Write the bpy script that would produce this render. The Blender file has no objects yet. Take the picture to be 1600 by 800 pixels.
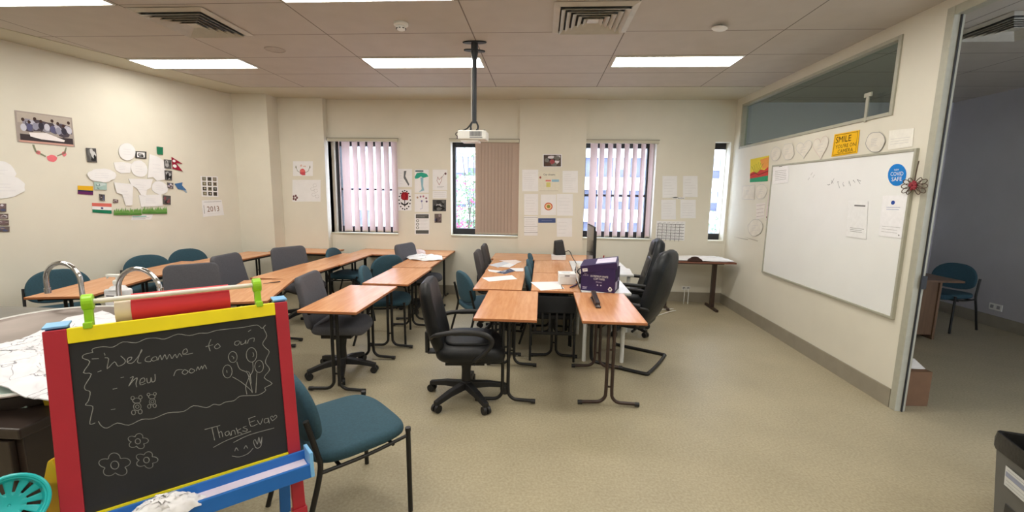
import bpy, math, random
from mathutils import Vector, Matrix
random.seed(7)
PI = math.pi
C = bpy.context.scene.collection
sc = bpy.context.scene

# ------------------------------------------------------------------ camera, world, exposure
H = 1.65
F, PITCH, YAW, ROLL = 681.37, .1453, -.0669, .0149
def cam_axes():
    cp, sp, cy, sy, cr, sr = math.cos(PITCH), math.sin(PITCH), math.cos(YAW), math.sin(YAW), math.cos(ROLL), math.sin(ROLL)
    f = Vector((sy*cp, cy*cp, -sp)); rt = Vector((cy, -sy, 0)); up = rt.cross(f)
    return cr*rt+sr*up, -sr*rt+cr*up, f
AX = cam_axes()
cd = bpy.data.cameras.new('camera'); cam = bpy.data.objects.new('camera', cd); C.objects.link(cam)
cd.sensor_fit = 'HORIZONTAL'; cd.sensor_width = 36; cd.lens = F/1600*36; cd.clip_start = .02; cd.clip_end = 300
M = Matrix((AX[0], AX[1], -AX[2])).transposed().to_4x4(); M.translation = (0, 0, H)
cam.matrix_world = M
sc.camera = cam
sc.view_settings.view_transform = 'Standard'; sc.view_settings.look = 'None'; sc.view_settings.gamma = 1
sc.view_settings.use_curve_mapping = False
sc.view_settings.exposure = 0.68
SKY = 7.5
LAMP = 12.0
w = bpy.data.worlds.new('overcast_sky'); sc.world = w; w.use_nodes = True
bg = w.node_tree.nodes['Background']; bg.inputs[0].default_value = (.80, .88, 1, 1); bg.inputs[1].default_value = SKY

# ------------------------------------------------------------------ pixel helpers: where a mark of the photo lies on a real plane
def ray(px, py): return (px-800)/F*AX[0] + (400-py)/F*AX[1] + AX[2]
EYE = Vector((0, 0, H))
def hit(px, py, P0, N):
    d = ray(px, py); return EYE + d*((P0-EYE).dot(N)/d.dot(N))
def onz(px, py, z): return hit(px, py, Vector((0, 0, z)), Vector((0, 0, 1)))
def ony(px, py, y): return hit(px, py, Vector((0, y, 0)), Vector((0, 1, 0)))
def onx(px, py, x): return hit(px, py, Vector((x, 0, 0)), Vector((1, 0, 0)))

# ------------------------------------------------------------------ materials
def S(*c):
    if len(c) == 1: c = c[0]
    return tuple((v/255/12.92 if v/255 <= .04045 else ((v/255+.055)/1.055)**2.4) for v in c)
MC = {}
def mat(name, col, rough=.6, metal=0, var=.06, scale=12, bump=0, spec=.5, stretch=None, coat=0):
    if name in MC: return MC[name]
    m = bpy.data.materials.new(name); m.use_nodes = True; nt = m.node_tree; b = nt.nodes['Principled BSDF']
    c = S(*col)
    tc = nt.nodes.new('ShaderNodeTexCoord'); nz = nt.nodes.new('ShaderNodeTexNoise'); nz.inputs['Scale'].default_value = scale
    nz.inputs['Detail'].default_value = 3
    if stretch:
        mp = nt.nodes.new('ShaderNodeMapping'); mp.inputs['Scale'].default_value = stretch
        nt.links.new(tc.outputs['Object'], mp.inputs[0]); nt.links.new(mp.outputs[0], nz.inputs['Vector'])
    else: nt.links.new(tc.outputs['Object'], nz.inputs['Vector'])
    mr = nt.nodes.new('ShaderNodeMapRange'); mr.inputs['From Min'].default_value = .3; mr.inputs['From Max'].default_value = .7
    mr.inputs['To Min'].default_value = 0; mr.inputs['To Max'].default_value = 1
    mx = nt.nodes.new('ShaderNodeMix'); mx.data_type = 'RGBA'
    mx.inputs[6].default_value = tuple(v*(1-var) for v in c)+(1,); mx.inputs[7].default_value = tuple(min(1, v*(1+var)) for v in c)+(1,)
    nt.links.new(nz.outputs[0], mr.inputs[0]); nt.links.new(mr.outputs[0], mx.inputs[0]); nt.links.new(mx.outputs[2], b.inputs['Base Color'])
    b.inputs['Roughness'].default_value = rough; b.inputs['Metallic'].default_value = metal
    b.inputs['Specular IOR Level'].default_value = spec
    if coat: b.inputs['Coat Weight'].default_value = coat; b.inputs['Coat Roughness'].default_value = .08
    if bump:
        bp = nt.nodes.new('ShaderNodeBump'); bp.inputs['Strength'].default_value = bump; bp.inputs['Distance'].default_value = .01
        nt.links.new(nz.outputs[0], bp.inputs['Height']); nt.links.new(bp.outputs[0], b.inputs['Normal'])
    MC[name] = m; return m
def ink(col, rough=.8):
    return mat('ink_%d_%d_%d' % tuple(col), col, rough, 0, .03, 30, spec=.2)

wall_m = mat('cream_paint', (223, 219, 205), .62, 0, .025, 3, bump=.03)
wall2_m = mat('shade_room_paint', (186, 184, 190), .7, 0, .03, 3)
strip_m = mat('ceiling_border_plaster', (200, 196, 178), .8, 0, .02, 4)
base_m = mat('grey_vinyl_baseboard', (150, 143, 128), .5, 0, .06, 8)
alu_m = mat('brushed_aluminium', (172, 171, 156), .45, .0, .05, 20)
dark_alu = mat('dark_window_frame', (38, 40, 44), .5, .1, .05, 10)
wood_leg = mat('brown_leg_paint', (58, 42, 36), .4, .1, .08, 20)
black_tube = mat('black_tube_paint', (26, 26, 27), .42, .1, .08, 20)
black_pl = mat('black_plastic', (27, 27, 29), .5, 0, .1, 15)
grey_fab = mat('grey_chair_fabric', (82, 82, 88), .9, 0, .08, 90, bump=.15)
brown_fab = mat('dark_grey_chair_fabric', (70, 67, 68), .9, 0, .08, 90, bump=.15)
teal_fab = mat('teal_chair_fabric', (46, 78, 92), .88, 0, .1, 80, bump=.15)
leather = mat('black_leather', (22, 23, 25), .46, 0, .12, 30, bump=.12, spec=.35)
leather2 = mat('blue_black_leather', (17, 22, 27), .46, 0, .12, 30, bump=.12, spec=.35)
chrome = mat('chrome', (215, 215, 218), .12, 1, .02, 8)
steel = mat('stainless_steel', (170, 165, 160), .28, .9, .08, 6)
white_pl = mat('white_plastic', (232, 232, 228), .45, 0, .02, 10)
paper_m = mat('white_paper', (236, 236, 238), .8, 0, .02, 12)
edge_m = mat('table_edge_band', (176, 112, 70), .5, 0, .08, 20)
under_m = mat('table_underside', (60, 45, 38), .7, 0, .08, 20)

def wood_top(name, ca, cb, rough):
    m = bpy.data.materials.new(name); m.use_nodes = True; nt = m.node_tree; b = nt.nodes['Principled BSDF']
    tc = nt.nodes.new('ShaderNodeTexCoord'); mp = nt.nodes.new('ShaderNodeMapping'); mp.inputs['Scale'].default_value = (14, 1.6, 1)
    nz = nt.nodes.new('ShaderNodeTexNoise'); nz.inputs['Scale'].default_value = 2.2; nz.inputs['Detail'].default_value = 6
    cr = nt.nodes.new('ShaderNodeValToRGB'); cr.color_ramp.elements[0].color = S(*ca)+(1,); cr.color_ramp.elements[1].color = S(*cb)+(1,)
    cr.color_ramp.elements[0].position = .3; cr.color_ramp.elements[1].position = .7
    nt.links.new(tc.outputs['Object'], mp.inputs[0]); nt.links.new(mp.outputs[0], nz.inputs['Vector']); nt.links.new(nz.outputs[0], cr.inputs[0])
    nt.links.new(cr.outputs[0], b.inputs['Base Color']); b.inputs['Roughness'].default_value = rough
    b.inputs['Specular IOR Level'].default_value = .6
    return m
top_m = wood_top('orange_beech_laminate', (204, 140, 94), (224, 166, 118), .26)
desk_m = wood_top('brown_laminate', (98, 72, 52), (116, 88, 64), .5)
dark_wood = wood_top('dark_brown_laminate', (44, 34, 30), (58, 46, 40), .4)

def emis(name, col, st):
    m = bpy.data.materials.new(name); m.use_nodes = True; nt = m.node_tree; nt.nodes.clear()
    e = nt.nodes.new('ShaderNodeEmission'); o = nt.nodes.new('ShaderNodeOutputMaterial')
    e.inputs[0].default_value = S(*col)+(1,); e.inputs[1].default_value = st; nt.links.new(e.outputs[0], o.inputs[0]); return m
lamp_m = emis('lit_diffuser', (255, 250, 240), LAMP)

def floor_mat():
    m = bpy.data.materials.new('speckled_olive_vinyl'); m.use_nodes = True; nt = m.node_tree; b = nt.nodes['Principled BSDF']
    tc = nt.nodes.new('ShaderNodeTexCoord')
    n1 = nt.nodes.new('ShaderNodeTexNoise'); n1.inputs['Scale'].default_value = 70; n1.inputs['Detail'].default_value = 6
    n2 = nt.nodes.new('ShaderNodeTexNoise'); n2.inputs['Scale'].default_value = 2.2; n2.inputs['Detail'].default_value = 4
    for n in (n1, n2): nt.links.new(tc.outputs['Object'], n.inputs['Vector'])
    c1 = nt.nodes.new('ShaderNodeValToRGB'); c1.color_ramp.elements[0].position = .3; c1.color_ramp.elements[1].position = .72
    c1.color_ramp.elements[0].color = S(158, 148, 122)+(1,); c1.color_ramp.elements[1].color = S(182, 172, 146)+(1,)
    c2 = nt.nodes.new('ShaderNodeValToRGB'); c2.color_ramp.elements[0].position = .25; c2.color_ramp.elements[1].position = .7
    c2.color_ramp.elements[0].color = (.86, .86, .86, 1); c2.color_ramp.elements[1].color = (1, 1, 1, 1)
    mx = nt.nodes.new('ShaderNodeMix'); mx.data_type = 'RGBA'; mx.blend_type = 'MULTIPLY'; mx.inputs[0].default_value = 1
    nt.links.new(n1.outputs[0], c1.inputs[0]); nt.links.new(n2.outputs[0], c2.inputs[0])
    nt.links.new(c1.outputs[0], mx.inputs[6]); nt.links.new(c2.outputs[0], mx.inputs[7]); nt.links.new(mx.outputs[2], b.inputs['Base Color'])
    b.inputs['Roughness'].default_value = .42; b.inputs['Specular IOR Level'].default_value = .35
    return m
floor_m = floor_mat()

def ceiling_mat(x0, y0, dx, dy):
    m = bpy.data.materials.new('ceiling_tiles'); m.use_nodes = True; nt = m.node_tree; b = nt.nodes['Principled BSDF']
    tc = nt.nodes.new('ShaderNodeTexCoord'); sp = nt.nodes.new('ShaderNodeSeparateXYZ'); nt.links.new(tc.outputs['Object'], sp.inputs[0])
    def mth(op, a, b_=None):
        n = nt.nodes.new('ShaderNodeMath'); n.operation = op
        for i, v in enumerate((a, b_)):
            if v is None: continue
            if isinstance(v, (int, float)): n.inputs[i].default_value = v
            else: nt.links.new(v, n.inputs[i])
        return n.outputs[0]
    def line(o, off, per, wd):
        t = mth('DIVIDE', mth('SUBTRACT', o, off), per)
        fr = mth('FRACT', mth('ADD', t, .5+100))
        return mth('LESS_THAN', mth('ABSOLUTE', mth('SUBTRACT', fr, .5)), wd/per)
    l = mth('MAXIMUM', line(sp.outputs[0], x0, dx, .005), line(sp.outputs[1], y0, dy, .005))
    nz = nt.nodes.new('ShaderNodeTexNoise'); nz.inputs['Scale'].default_value = 5; nt.links.new(tc.outputs['Object'], nz.inputs['Vector'])
    cr = nt.nodes.new('ShaderNodeValToRGB'); cr.color_ramp.elements[0].color = S(186, 179, 170)+(1,); cr.color_ramp.elements[1].color = S(198, 191, 182)+(1,)
    nt.links.new(nz.outputs[0], cr.inputs[0])
    mx = nt.nodes.new('ShaderNodeMix'); mx.data_type = 'RGBA'; nt.links.new(l, mx.inputs[0]); nt.links.new(cr.outputs[0], mx.inputs[6])
    mx.inputs[7].default_value = S(120, 112, 104)+(1,); nt.links.new(mx.outputs[2], b.inputs['Base Color'])
    b.inputs['Roughness'].default_value = .85
    return m

def glass_mat(name, col, thin=.9):
    m = bpy.data.materials.new(name); m.use_nodes = True; nt = m.node_tree; nt.nodes.clear()
    g = nt.nodes.new('ShaderNodeBsdfGlossy'); g.inputs['Roughness'].default_value = .02
    t = nt.nodes.new('ShaderNodeBsdfTransparent'); t.inputs[0].default_value = S(*col)+(1,)
    lw = nt.nodes.new('ShaderNodeLayerWeight'); lw.inputs[0].default_value = .5; pw = nt.nodes.new('ShaderNodeMath'); pw.operation = 'POWER'; pw.inputs[1].default_value = 4.0; nt.links.new(lw.outputs['Facing'], pw.inputs[0])
    f = nt.nodes.new('ShaderNodeMath'); f.operation = 'MULTIPLY_ADD'; f.inputs[1].default_value = .85; f.inputs[2].default_value = .05; nt.links.new(pw.outputs[0], f.inputs[0])
    x = nt.nodes.new('ShaderNodeMixShader'); o = nt.nodes.new('ShaderNodeOutputMaterial')
    nt.links.new(f.outputs[0], x.inputs[0]); nt.links.new(t.outputs[0], x.inputs[1]); nt.links.new(g.outputs[0], x.inputs[2]); nt.links.new(x.outputs[0], o.inputs[0])
    return m
glass_m = glass_mat('window_glass', (250, 252, 255))
tint_m = glass_mat('partition_glass', (232, 240, 234))

def blind_mat(name, col, tr):
    m = bpy.data.materials.new(name); m.use_nodes = True; nt = m.node_tree; nt.nodes.clear()
    tc = nt.nodes.new('ShaderNodeTexCoord'); nz = nt.nodes.new('ShaderNodeTexNoise'); nz.inputs['Scale'].default_value = 40
    nt.links.new(tc.outputs['Object'], nz.inputs['Vector'])
    cr = nt.nodes.new('ShaderNodeValToRGB'); c = S(*col); cr.color_ramp.elements[0].color = tuple(v*.93 for v in c)+(1,); cr.color_ramp.elements[1].color = c+(1,)
    nt.links.new(nz.outputs[0], cr.inputs[0])
    d = nt.nodes.new('ShaderNodeBsdfDiffuse'); t = nt.nodes.new('ShaderNodeBsdfTranslucent'); x = nt.nodes.new('ShaderNodeMixShader'); o = nt.nodes.new('ShaderNodeOutputMaterial')
    nt.links.new(cr.outputs[0], d.inputs[0]); nt.links.new(cr.outputs[0], t.inputs[0]); x.inputs[0].default_value = tr
    nt.links.new(d.outputs[0], x.inputs[1]); nt.links.new(t.outputs[0], x.inputs[2]); nt.links.new(x.outputs[0], o.inputs[0]); return m
slat_m = blind_mat('pinkish_blind_fabric', (226, 212, 210), .6)
slat2_m = blind_mat('beige_blind_fabric', (206, 186, 172), .2)

# ------------------------------------------------------------------ mesh builder
class MB:
    def __init__(s): s.v = []; s.f = []; s.m = []; s.mats = []
    def mi(s, m):
        if m not in s.mats: s.mats.append(m)
        return s.mats.index(m)
    def add(s, vs, fs, m):
        o = len(s.v); i = s.mi(m)
        s.v += [Vector(p) for p in vs]
        for f in fs: s.f.append([k+o for k in f]); s.m.append(i)
        return s
    def box(s, c, d, m, rz=0, rot=None):
        R = rot if rot else Matrix.Rotation(rz, 3, 'Z')
        c = Vector(c); hx, hy, hz = d[0]/2, d[1]/2, d[2]/2
        vs = [c+R@Vector((x*hx, y*hy, z*hz)) for z in (-1, 1) for y in (-1, 1) for x in (-1, 1)]
        return s.add(vs, [(0, 2, 3, 1), (4, 5, 7, 6), (0, 1, 5, 4), (2, 6, 7, 3), (0, 4, 6, 2), (1, 3, 7, 5)], m)
    def b2(s, x0, x1, y0, y1, z0, z1, m): return s.box(((x0+x1)/2, (y0+y1)/2, (z0+z1)/2), (abs(x1-x0), abs(y1-y0), abs(z1-z0)), m)
    def tube(s, pts, r, m, n=10, smooth=0, caps=True, rs=None):
        pts = [Vector(p) for p in pts]
        if smooth:
            q = []
            for i in range(len(pts)-1):
                p0, p1, p2, p3 = pts[max(i-1, 0)], pts[i], pts[i+1], pts[min(i+2, len(pts)-1)]
                for k in range(smooth):
                    t = k/smooth
                    q.append(.5*((2*p1)+(p2-p0)*t+(2*p0-5*p1+4*p2-p3)*t*t+(3*p1-p0-3*p2+p3)*t**3))
            q.append(pts[-1]); pts = q
        N = len(pts); vs = []; fs = []; up = None
        for i, p in enumerate(pts):
            t = (pts[min(i+1, N-1)]-pts[max(i-1, 0)])
            if t.length < 1e-9: t = Vector((0, 0, 1))
            t.normalize()
            if up is None:
                up = Vector((0, 0, 1)) if abs(t.z) < .9 else Vector((1, 0, 0))
            a = t.cross(up)
            if a.length < 1e-6: a = t.cross(Vector((0, 1, 0)))
            a.normalize(); b = a.cross(t).normalized(); up = b
            rr = rs[i*(len(rs)-1)//max(N-1, 1)] if rs else r
            for k in range(n):
                an = 2*PI*k/n; vs.append(p+a*(rr*math.cos(an))+b*(rr*math.sin(an)))
        for i in range(N-1):
            for k in range(n):
                k2 = (k+1) % n; fs.append((i*n+k, i*n+k2, (i+1)*n+k2, (i+1)*n+k))
        if caps: fs.append(tuple(range(n-1, -1, -1))); fs.append(tuple((N-1)*n+k for k in range(n)))
        return s.add(vs, fs, m)
    def lathe(s, prof, m, c=(0, 0, 0), n=24, sx=1, sy=1, R=None):
        c = Vector(c); vs = []; fs = []; K = len(prof)
        for r, z in prof:
            for k in range(n):
                an = 2*PI*k/n; p = Vector((r*sx*math.cos(an), r*sy*math.sin(an), z))
                vs.append(c+(R@p if R else p))
        for i in range(K-1):
            for k in range(n):
                k2 = (k+1) % n; fs.append((i*n+k, i*n+k2, (i+1)*n+k2, (i+1)*n+k))
        if prof[0][0] > 1e-6: fs.append(tuple(range(n-1, -1, -1)))
        if prof[-1][0] > 1e-6: fs.append(tuple((K-1)*n+k for k in range(n)))
        return s.add(vs, fs, m)
    def pad(s, outline, th, er, m, place=None, deform=None, crown=0, rings=5):
        # cushion: outline polygon in xy, thickness th, rounded edge radius er, crown = bulge of the faces
        n = len(outline); cx = sum(p[0] for p in outline)/n; cy = sum(p[1] for p in outline)/n
        R = max(math.hypot(p[0]-cx, p[1]-cy) for p in outline)
        prof = []
        for i in range(1, rings+1):
            f = i/rings; prof.append((f*(1-er/R), th/2+crown*(1-f*f)))
        for a in (30, 60, 90):
            a = math.radians(a); prof.append((1-er/R+er/R*math.sin(a), th/2-er+er*math.cos(a)))
        low = [(f, -z) for f, z in reversed(prof)]
        full = prof+low
        vs = [(cx, cy, th/2+crown)]; fs = []
        for f, z in full:
            for x, y in outline: vs.append((cx+(x-cx)*f, cy+(y-cy)*f, z))
        vs.append((cx, cy, -th/2-crown))
        for k in range(n): fs.append((0, 1+k, 1+(k+1) % n))
        K = len(full)
        for i in range(K-1):
            for k in range(n):
                k2 = (k+1) % n; fs.append((1+i*n+k, 1+(i+1)*n+k, 1+(i+1)*n+k2, 1+i*n+k2))
        L = len(vs)-1
        for k in range(n): fs.append((L, 1+(K-1)*n+(k+1) % n, 1+(K-1)*n+k))
        vs = [Vector(v) for v in vs]
        if deform: vs = [Vector(deform(v)) for v in vs]
        if place: vs = [place @ v for v in vs]
        return s.add(vs, fs, m)
    def build(s, name, parent=None, smooth=False, bevel=0, mt=None, ang=40):
        me = bpy.data.meshes.new(name); me.from_pydata([tuple(v) for v in s.v], [], s.f)
        for m in s.mats: me.materials.append(m)
        for p, i in zip(me.polygons, s.m): p.material_index = i
        if smooth:
            for p in me.polygons: p.use_smooth = True
            try: me.set_sharp_from_angle(angle=math.radians(ang))
            except Exception: pass
        me.validate(); me.update()
        o = bpy.data.objects.new(name, me); C.objects.link(o)
        if parent: o.parent = parent
        if bevel:
            b = o.modifiers.new('soft_edge', 'BEVEL'); b.width = bevel; b.segments = 2; b.limit_method = 'ANGLE'; b.angle_limit = .6
        return o

def tag(o, label, cat, group=None, kind=None):
    if label: o['label'] = label
    if cat: o['category'] = cat
    if group: o['group'] = group
    if kind: o['kind'] = kind
    return o
def struct(o): o['kind'] = 'structure'; return o
def empty(name, loc, rz=0):
    o = bpy.data.objects.new(name, None); C.objects.link(o); o.location = loc; o.rotation_euler = (0, 0, rz); o.empty_display_size = .1
    return o
def copy_tree(o, parent=None):
    c = o.copy(); C.objects.link(c); c.parent = parent
    for ch in list(o.children): copy_tree(ch, c)
    return c
USED = set()
def place(proto, loc, rz, label, group=None):
    o = proto if proto.name not in USED else copy_tree(proto)
    USED.add(o.name)
    o.location = loc; o.rotation_euler = (0, 0, rz); o['label'] = label
    if group: o['group'] = group
    return o
def rrect(w, d, r, n=6):
    out = []
    for sx, sy, a0 in ((1, 1, 0), (-1, 1, 90), (-1, -1, 180), (1, -1, 270)):
        for k in range(n+1):
            a = math.radians(a0+90*k/n); out.append((sx*(w/2-r)+r*math.cos(a), sy*(d/2-r)+r*math.sin(a)))
    return out
def sup(w, d, e, n=40):
    return [(w/2*math.copysign(abs(math.cos(2*PI*k/n))**(2/e), math.cos(2*PI*k/n)), d/2*math.copysign(abs(math.sin(2*PI*k/n))**(2/e), math.sin(2*PI*k/n))) for k in range(n)]

# ------------------------------------------------------------------ the room shell
CZ = 3.03; YB = 6.82; XR = 2.80
LWC = Vector((-4.64, 6.43, 0)); LWN = Vector((-6.35, -.5, 0))      # left wall runs between these two floor points
LD = (LWC-LWN).normalized(); LN = Vector((LD.y, -LD.x, 0))          # normal into the room
mb = MB(); mb.b2(-8, 6.2, -3.2, 7.2, -.12, 0, floor_m); struct(mb.build('floor'))
mb = MB(); mb.b2(-8, 6.2, -3.2, 7.2, CZ, CZ+.12, ceiling_mat(-1.968, 6.02, 1.32, .66)); struct(mb.build('ceiling'))
# plain plaster border of the ceiling along the window wall and along the left wall
mb = MB(); mb.b2(-4.9, XR, 6.02, YB+.02, CZ-.004, CZ+.004, strip_m); struct(mb.build('trim_1'))
A, B = Vector((-4.17, 6.02, 0)), Vector((-5.32, 2.2, 0)); A2 = LWC+Vector((.03, -.41, 0)); 
mb = MB(); q = [A, LWC, LWN+LD*2.7, B]
mb.add([(p.x, p.y, CZ-.005) for p in q]+[(p.x, p.y, CZ+.003) for p in q], [(0, 1, 2, 3), (4, 7, 6, 5), (0, 4, 5, 1), (1, 5, 6, 2), (2, 6, 7, 3), (3, 7, 4, 0)], strip_m); struct(mb.build('trim_2'))

def slab_wall(name, p, q, th, z0, z1, m):        # wall from floor point p to q, thickness th away from the room (left of p->q)
    p, q = Vector((p[0], p[1], 0)), Vector((q[0], q[1], 0)); d = (q-p).normalized(); n = Vector((-d.y, d.x, 0))*th
    mb = MB(); vs = [(*a.xy, z) for z in (z0, z1) for a in (p, q, q+n, p+n)]
    mb.add(vs, [(0, 1, 2, 3), (7, 6, 5, 4), (0, 4, 5, 1), (1, 5, 6, 2), (2, 6, 7, 3), (3, 7, 4, 0)], m)
    return struct(mb.build(name))
slab_wall('wall_left', LWN+LD*-3, LWC, .15, 0, CZ, wall_m)
mb = MB(); mb.b2(-8, XR+.1, -3.2, -3.05, 0, CZ, wall_m); struct(mb.build('wall_rear'))
# opening added in the next room's unseen rear wall to let sky light in
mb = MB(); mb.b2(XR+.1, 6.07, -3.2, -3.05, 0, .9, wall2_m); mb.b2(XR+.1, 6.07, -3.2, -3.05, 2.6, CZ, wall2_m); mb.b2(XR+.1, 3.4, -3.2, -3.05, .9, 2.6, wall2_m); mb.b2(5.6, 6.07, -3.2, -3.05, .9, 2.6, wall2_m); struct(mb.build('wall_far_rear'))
# window wall, 0.24 thick, with the four openings
WZ0, WZ1 = .96, 2.43
WIN = [(-3.385, -2.285), (-1.43, -.372), (.64, 1.69), (2.535, 2.765)]
mb = MB(); xs = [-3.40]+[v for w_ in WIN for v in w_]+[2.95]
mb.b2(-3.40, 2.95, YB, YB+.24, 0, WZ0, wall_m); mb.b2(-3.40, 2.95, YB, YB+.24, WZ1, CZ, wall_m)
for i in range(0, len(xs), 2): mb.b2(xs[i], xs[i+1], YB, YB+.24, WZ0, WZ1, wall_m)
struct(mb.build('wall_back'))
# stepped corner left of the first window, pillar between windows two and three
mb = MB(); mb.b2(-4.95, -4.10, 6.43, 7.06, 0, CZ, wall_m); mb.b2(-4.10, -3.385, 6.70, 7.06, 0, CZ, wall_m); struct(mb.build('wall_corner'))
mb = MB(); mb.b2(-.365, .635, 6.765, YB+.01, 0, CZ, wall_m); struct(mb.build('wall_pillar'))
# right partition with the high glazed strip
TY0, TY1, TZ0, TZ1 = 3.84, 6.62, 2.31, 2.925
mb = MB(); th = .06
mb.b2(XR, XR+th, 3.46, YB, 0, TZ0, wall_m); mb.b2(XR, XR+th, 3.46, YB, TZ1, CZ, wall_m)
mb.b2(XR, XR+th, 3.46, TY0, TZ0, TZ1, wall_m); mb.b2(XR, XR+th, TY1, YB, TZ0, TZ1, wall_m)
mb.b2(XR, XR+th, -3.1, 3.46, 2.96, CZ, wall_m); struct(mb.build('wall_right'))
mb = MB(); mb.b2(XR, XR+th, -3.1, 2.15, 0, 2.96, wall_m); struct(mb.build('wall_right_near'))
# room beyond
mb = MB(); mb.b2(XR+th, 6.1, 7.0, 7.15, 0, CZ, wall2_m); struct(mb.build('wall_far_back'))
mb = MB(); mb.b2(5.92, 6.07, 3.0, 7.0, 0, CZ, wall2_m); mb.b2(5.92, 6.07, -3.1, -.5, 0, CZ, wall2_m); mb.b2(5.92, 6.07, -.5, .9, 0, CZ, wall2_m); mb.b2(5.92, 6.07, 1.7, 3.0, 0, CZ, wall2_m); mb.b2(5.92, 6.07, .9, 1.7, 0, 1.0, wall2_m); mb.b2(5.92, 6.07, .9, 1.7, 2.3, CZ, wall2_m); struct(mb.build('wall_far_right'))  # unseen opening in this wall, added to brighten the next room
# glazed strip
fr = MB()
for a in ((TY0, TY0+.035), (TY1-.035, TY1)): fr.b2(XR-.012, XR+th+.01, a[0], a[1], TZ0, TZ1, alu_m)
for a in ((TZ0, TZ0+.03), (TZ1-.03, TZ1)): fr.b2(XR-.012, XR+th+.01, TY0+.035, TY1-.035, a[0], a[1], alu_m)
fo = struct(fr.build('window_5', bevel=.003))
g = MB(); g.b2(XR+.045, XR+.052, TY0+.035, TY1-.035, TZ0+.03, TZ1-.03, tint_m); g.build('pane', fo)
l = MB(); l.b2(XR-.016, XR-.004, 4.12, 4.15, TZ0-.01, TZ0+.22, alu_m); l.b2(XR-.018, XR-.002, 4.095, 4.175, TZ0+.2, TZ0+.235, alu_m); l.build('latch', fo, bevel=.002)
# door frame at the end of the partition
d = MB(); d.b2(XR-.012, XR+th+.004, 3.40, 3.46, 0, 2.96, alu_m); d.b2(XR+.030, XR+.040, 3.388, 3.40, 0, 2.96, dark_alu)
d.b2(XR-.01, XR+th+.004, 2.25, 3.40, 2.90, 2.96, alu_m); d.b2(XR-.015, XR+th+.015, 2.15, 2.25, 0, 2.96, alu_m)
do = struct(d.build('door_1', bevel=.003))
k = MB(); k.b2(XR+.02, XR+.06, 3.375, 3.387, .98, 1.08, dark_alu); k.build('strike_plate', do, bevel=.002)
# baseboards
bh = .15
def base(n, p, q, m=base_m):
    return slab_wall(n, p, q, .012, 0, bh, m)
base('baseboard_back', (-3.385, YB-.013), (-.365, YB-.013)); base('baseboard_pillar', (-.38, 6.752), (.65, 6.752)); base('baseboard_back_right', (.635, YB-.013), (XR, YB-.013))
base('baseboard_corner', (-4.1, 6.687), (-3.385, 6.687)); base('baseboard_corner_left', (-4.64, 6.417), (-4.088, 6.417))
base('baseboard_left', LWN+LD*-2+LN*.013, LWC+LN*.013-LD*.02); base('baseboard_right', (XR-.013, YB-.02), (XR-.013, 3.465))
base('baseboard_far', (5.907, 6.99), (5.907, -3)); base('baseboard_far_back', (XR+.1, 6.987), (5.9, 6.987))

# ------------------------------------------------------------------ windows and blinds
def window(n, x0, x1, y=7.0, rail=None, left=.045, right=.045, inset=0, side=None):
    mb = MB(); z0, z1 = WZ0, WZ1; sm = side or dark_alu
    if inset: mb.b2(x0, x0+inset, YB+.10, y+.05, z0, z1, wall_m); x0 += inset
    mb.b2(x0, x0+left, y-.03, y+.05, z0, z1, sm); mb.b2(x1-right, x1, y-.03, y+.05, z0, z1, sm)
    mb.b2(x0+left, x1-right, y-.03, y+.05, z0, z0+.10, dark_alu); mb.b2(x0+left, x1-right, y-.03, y+.05, z1-.09, z1, dark_alu)
    if rail: mb.b2(x0+left, x1-right, y-.02, y+.03, rail-.018, rail+.018, dark_alu)
    o = struct(mb.build('window_%d' % n, bevel=.004))
    g = MB(); g.b2(x0+left, x1-right, y+.01, y+.016, z0+.10, z1-.09, glass_m); g.build('pane', o)
    s = MB(); s.b2(x0-inset+.001, x1-.001, YB-.012, YB+.13, z0-.022, z0+.006, wall_m if n == 4 else strip_m); s.build('window_sill', o, bevel=.003)
    return o
window(1, *WIN[0], rail=1.66, left=.07, inset=.05); window(2, *WIN[1]); window(3, *WIN[2], rail=1.62, left=.02, right=.10); window(4, *WIN[3], left=.008, right=.008, side=wall_m)

def blind(name, x0, x1, slats, label, m, wdt=.127, ang=40, zlow=WZ0+.03):
    r = empty(name, ((x0+x1)/2, YB-.02, 0)); tag(r, label, 'blind')
    L = x1-x0
    h = MB(); h.box((0, -.004, WZ1-.012), (L, .05, .045), strip_m); h.build('headrail', r, bevel=.004)
    h = MB(); h.box((0, -.004, WZ1+.0135), (L+.01, .056, .008), mat('headrail_cap', (120, 112, 100), .5)); h.build('headrail_cap', r)
    for i, (x, a) in enumerate(slats):
        s_ = MB(); R = Matrix.Rotation(math.radians(a), 3, 'Z')
        n = 6; pts = []
        for k in range(n+1):
            u = -wdt/2+wdt*k/n; pts.append(R@Vector((u, .006*(1-(2*k/n-1)**2), 0)))
        vs = []; fs = []
        for z in (zlow, WZ1-.036):
            for p in pts: vs.append((p.x, p.y, z))
        for z in (zlow, WZ1-.036):
            for p in pts:
                nn = R@Vector((0, .0016, 0)); vs.append((p.x+nn.x, p.y+nn.y, z))
        K = n+1
        for k in range(n):
            fs.append((k, k+1, K+k+1, K+k)); fs.append((2*K+k, 3*K+k, 3*K+k+1, 2*K+k+1))
        s_.add(vs, fs, m)
        o = s_.build('slat', r, smooth=True); o.location = (x-(x0+x1)/2, 0, 0)
        hk = MB(); hk.box((0, .001, zlow+.012), (.10, .006, .02), strip_m, rot=R); hk.build('hem_weight', o)
    return r
b1x = [-3.385+.29+.124*i for i in range(7)]
blind('vertical_blind', WIN[0][0]+.01, WIN[0][1]+.03, [(-3.20, -70), (-3.09, 5)]+[(-2.945+.125*i, -27) for i in range(6)], 'pinkish vertical blind, half open, over the leftmost window', slat_m)
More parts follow.
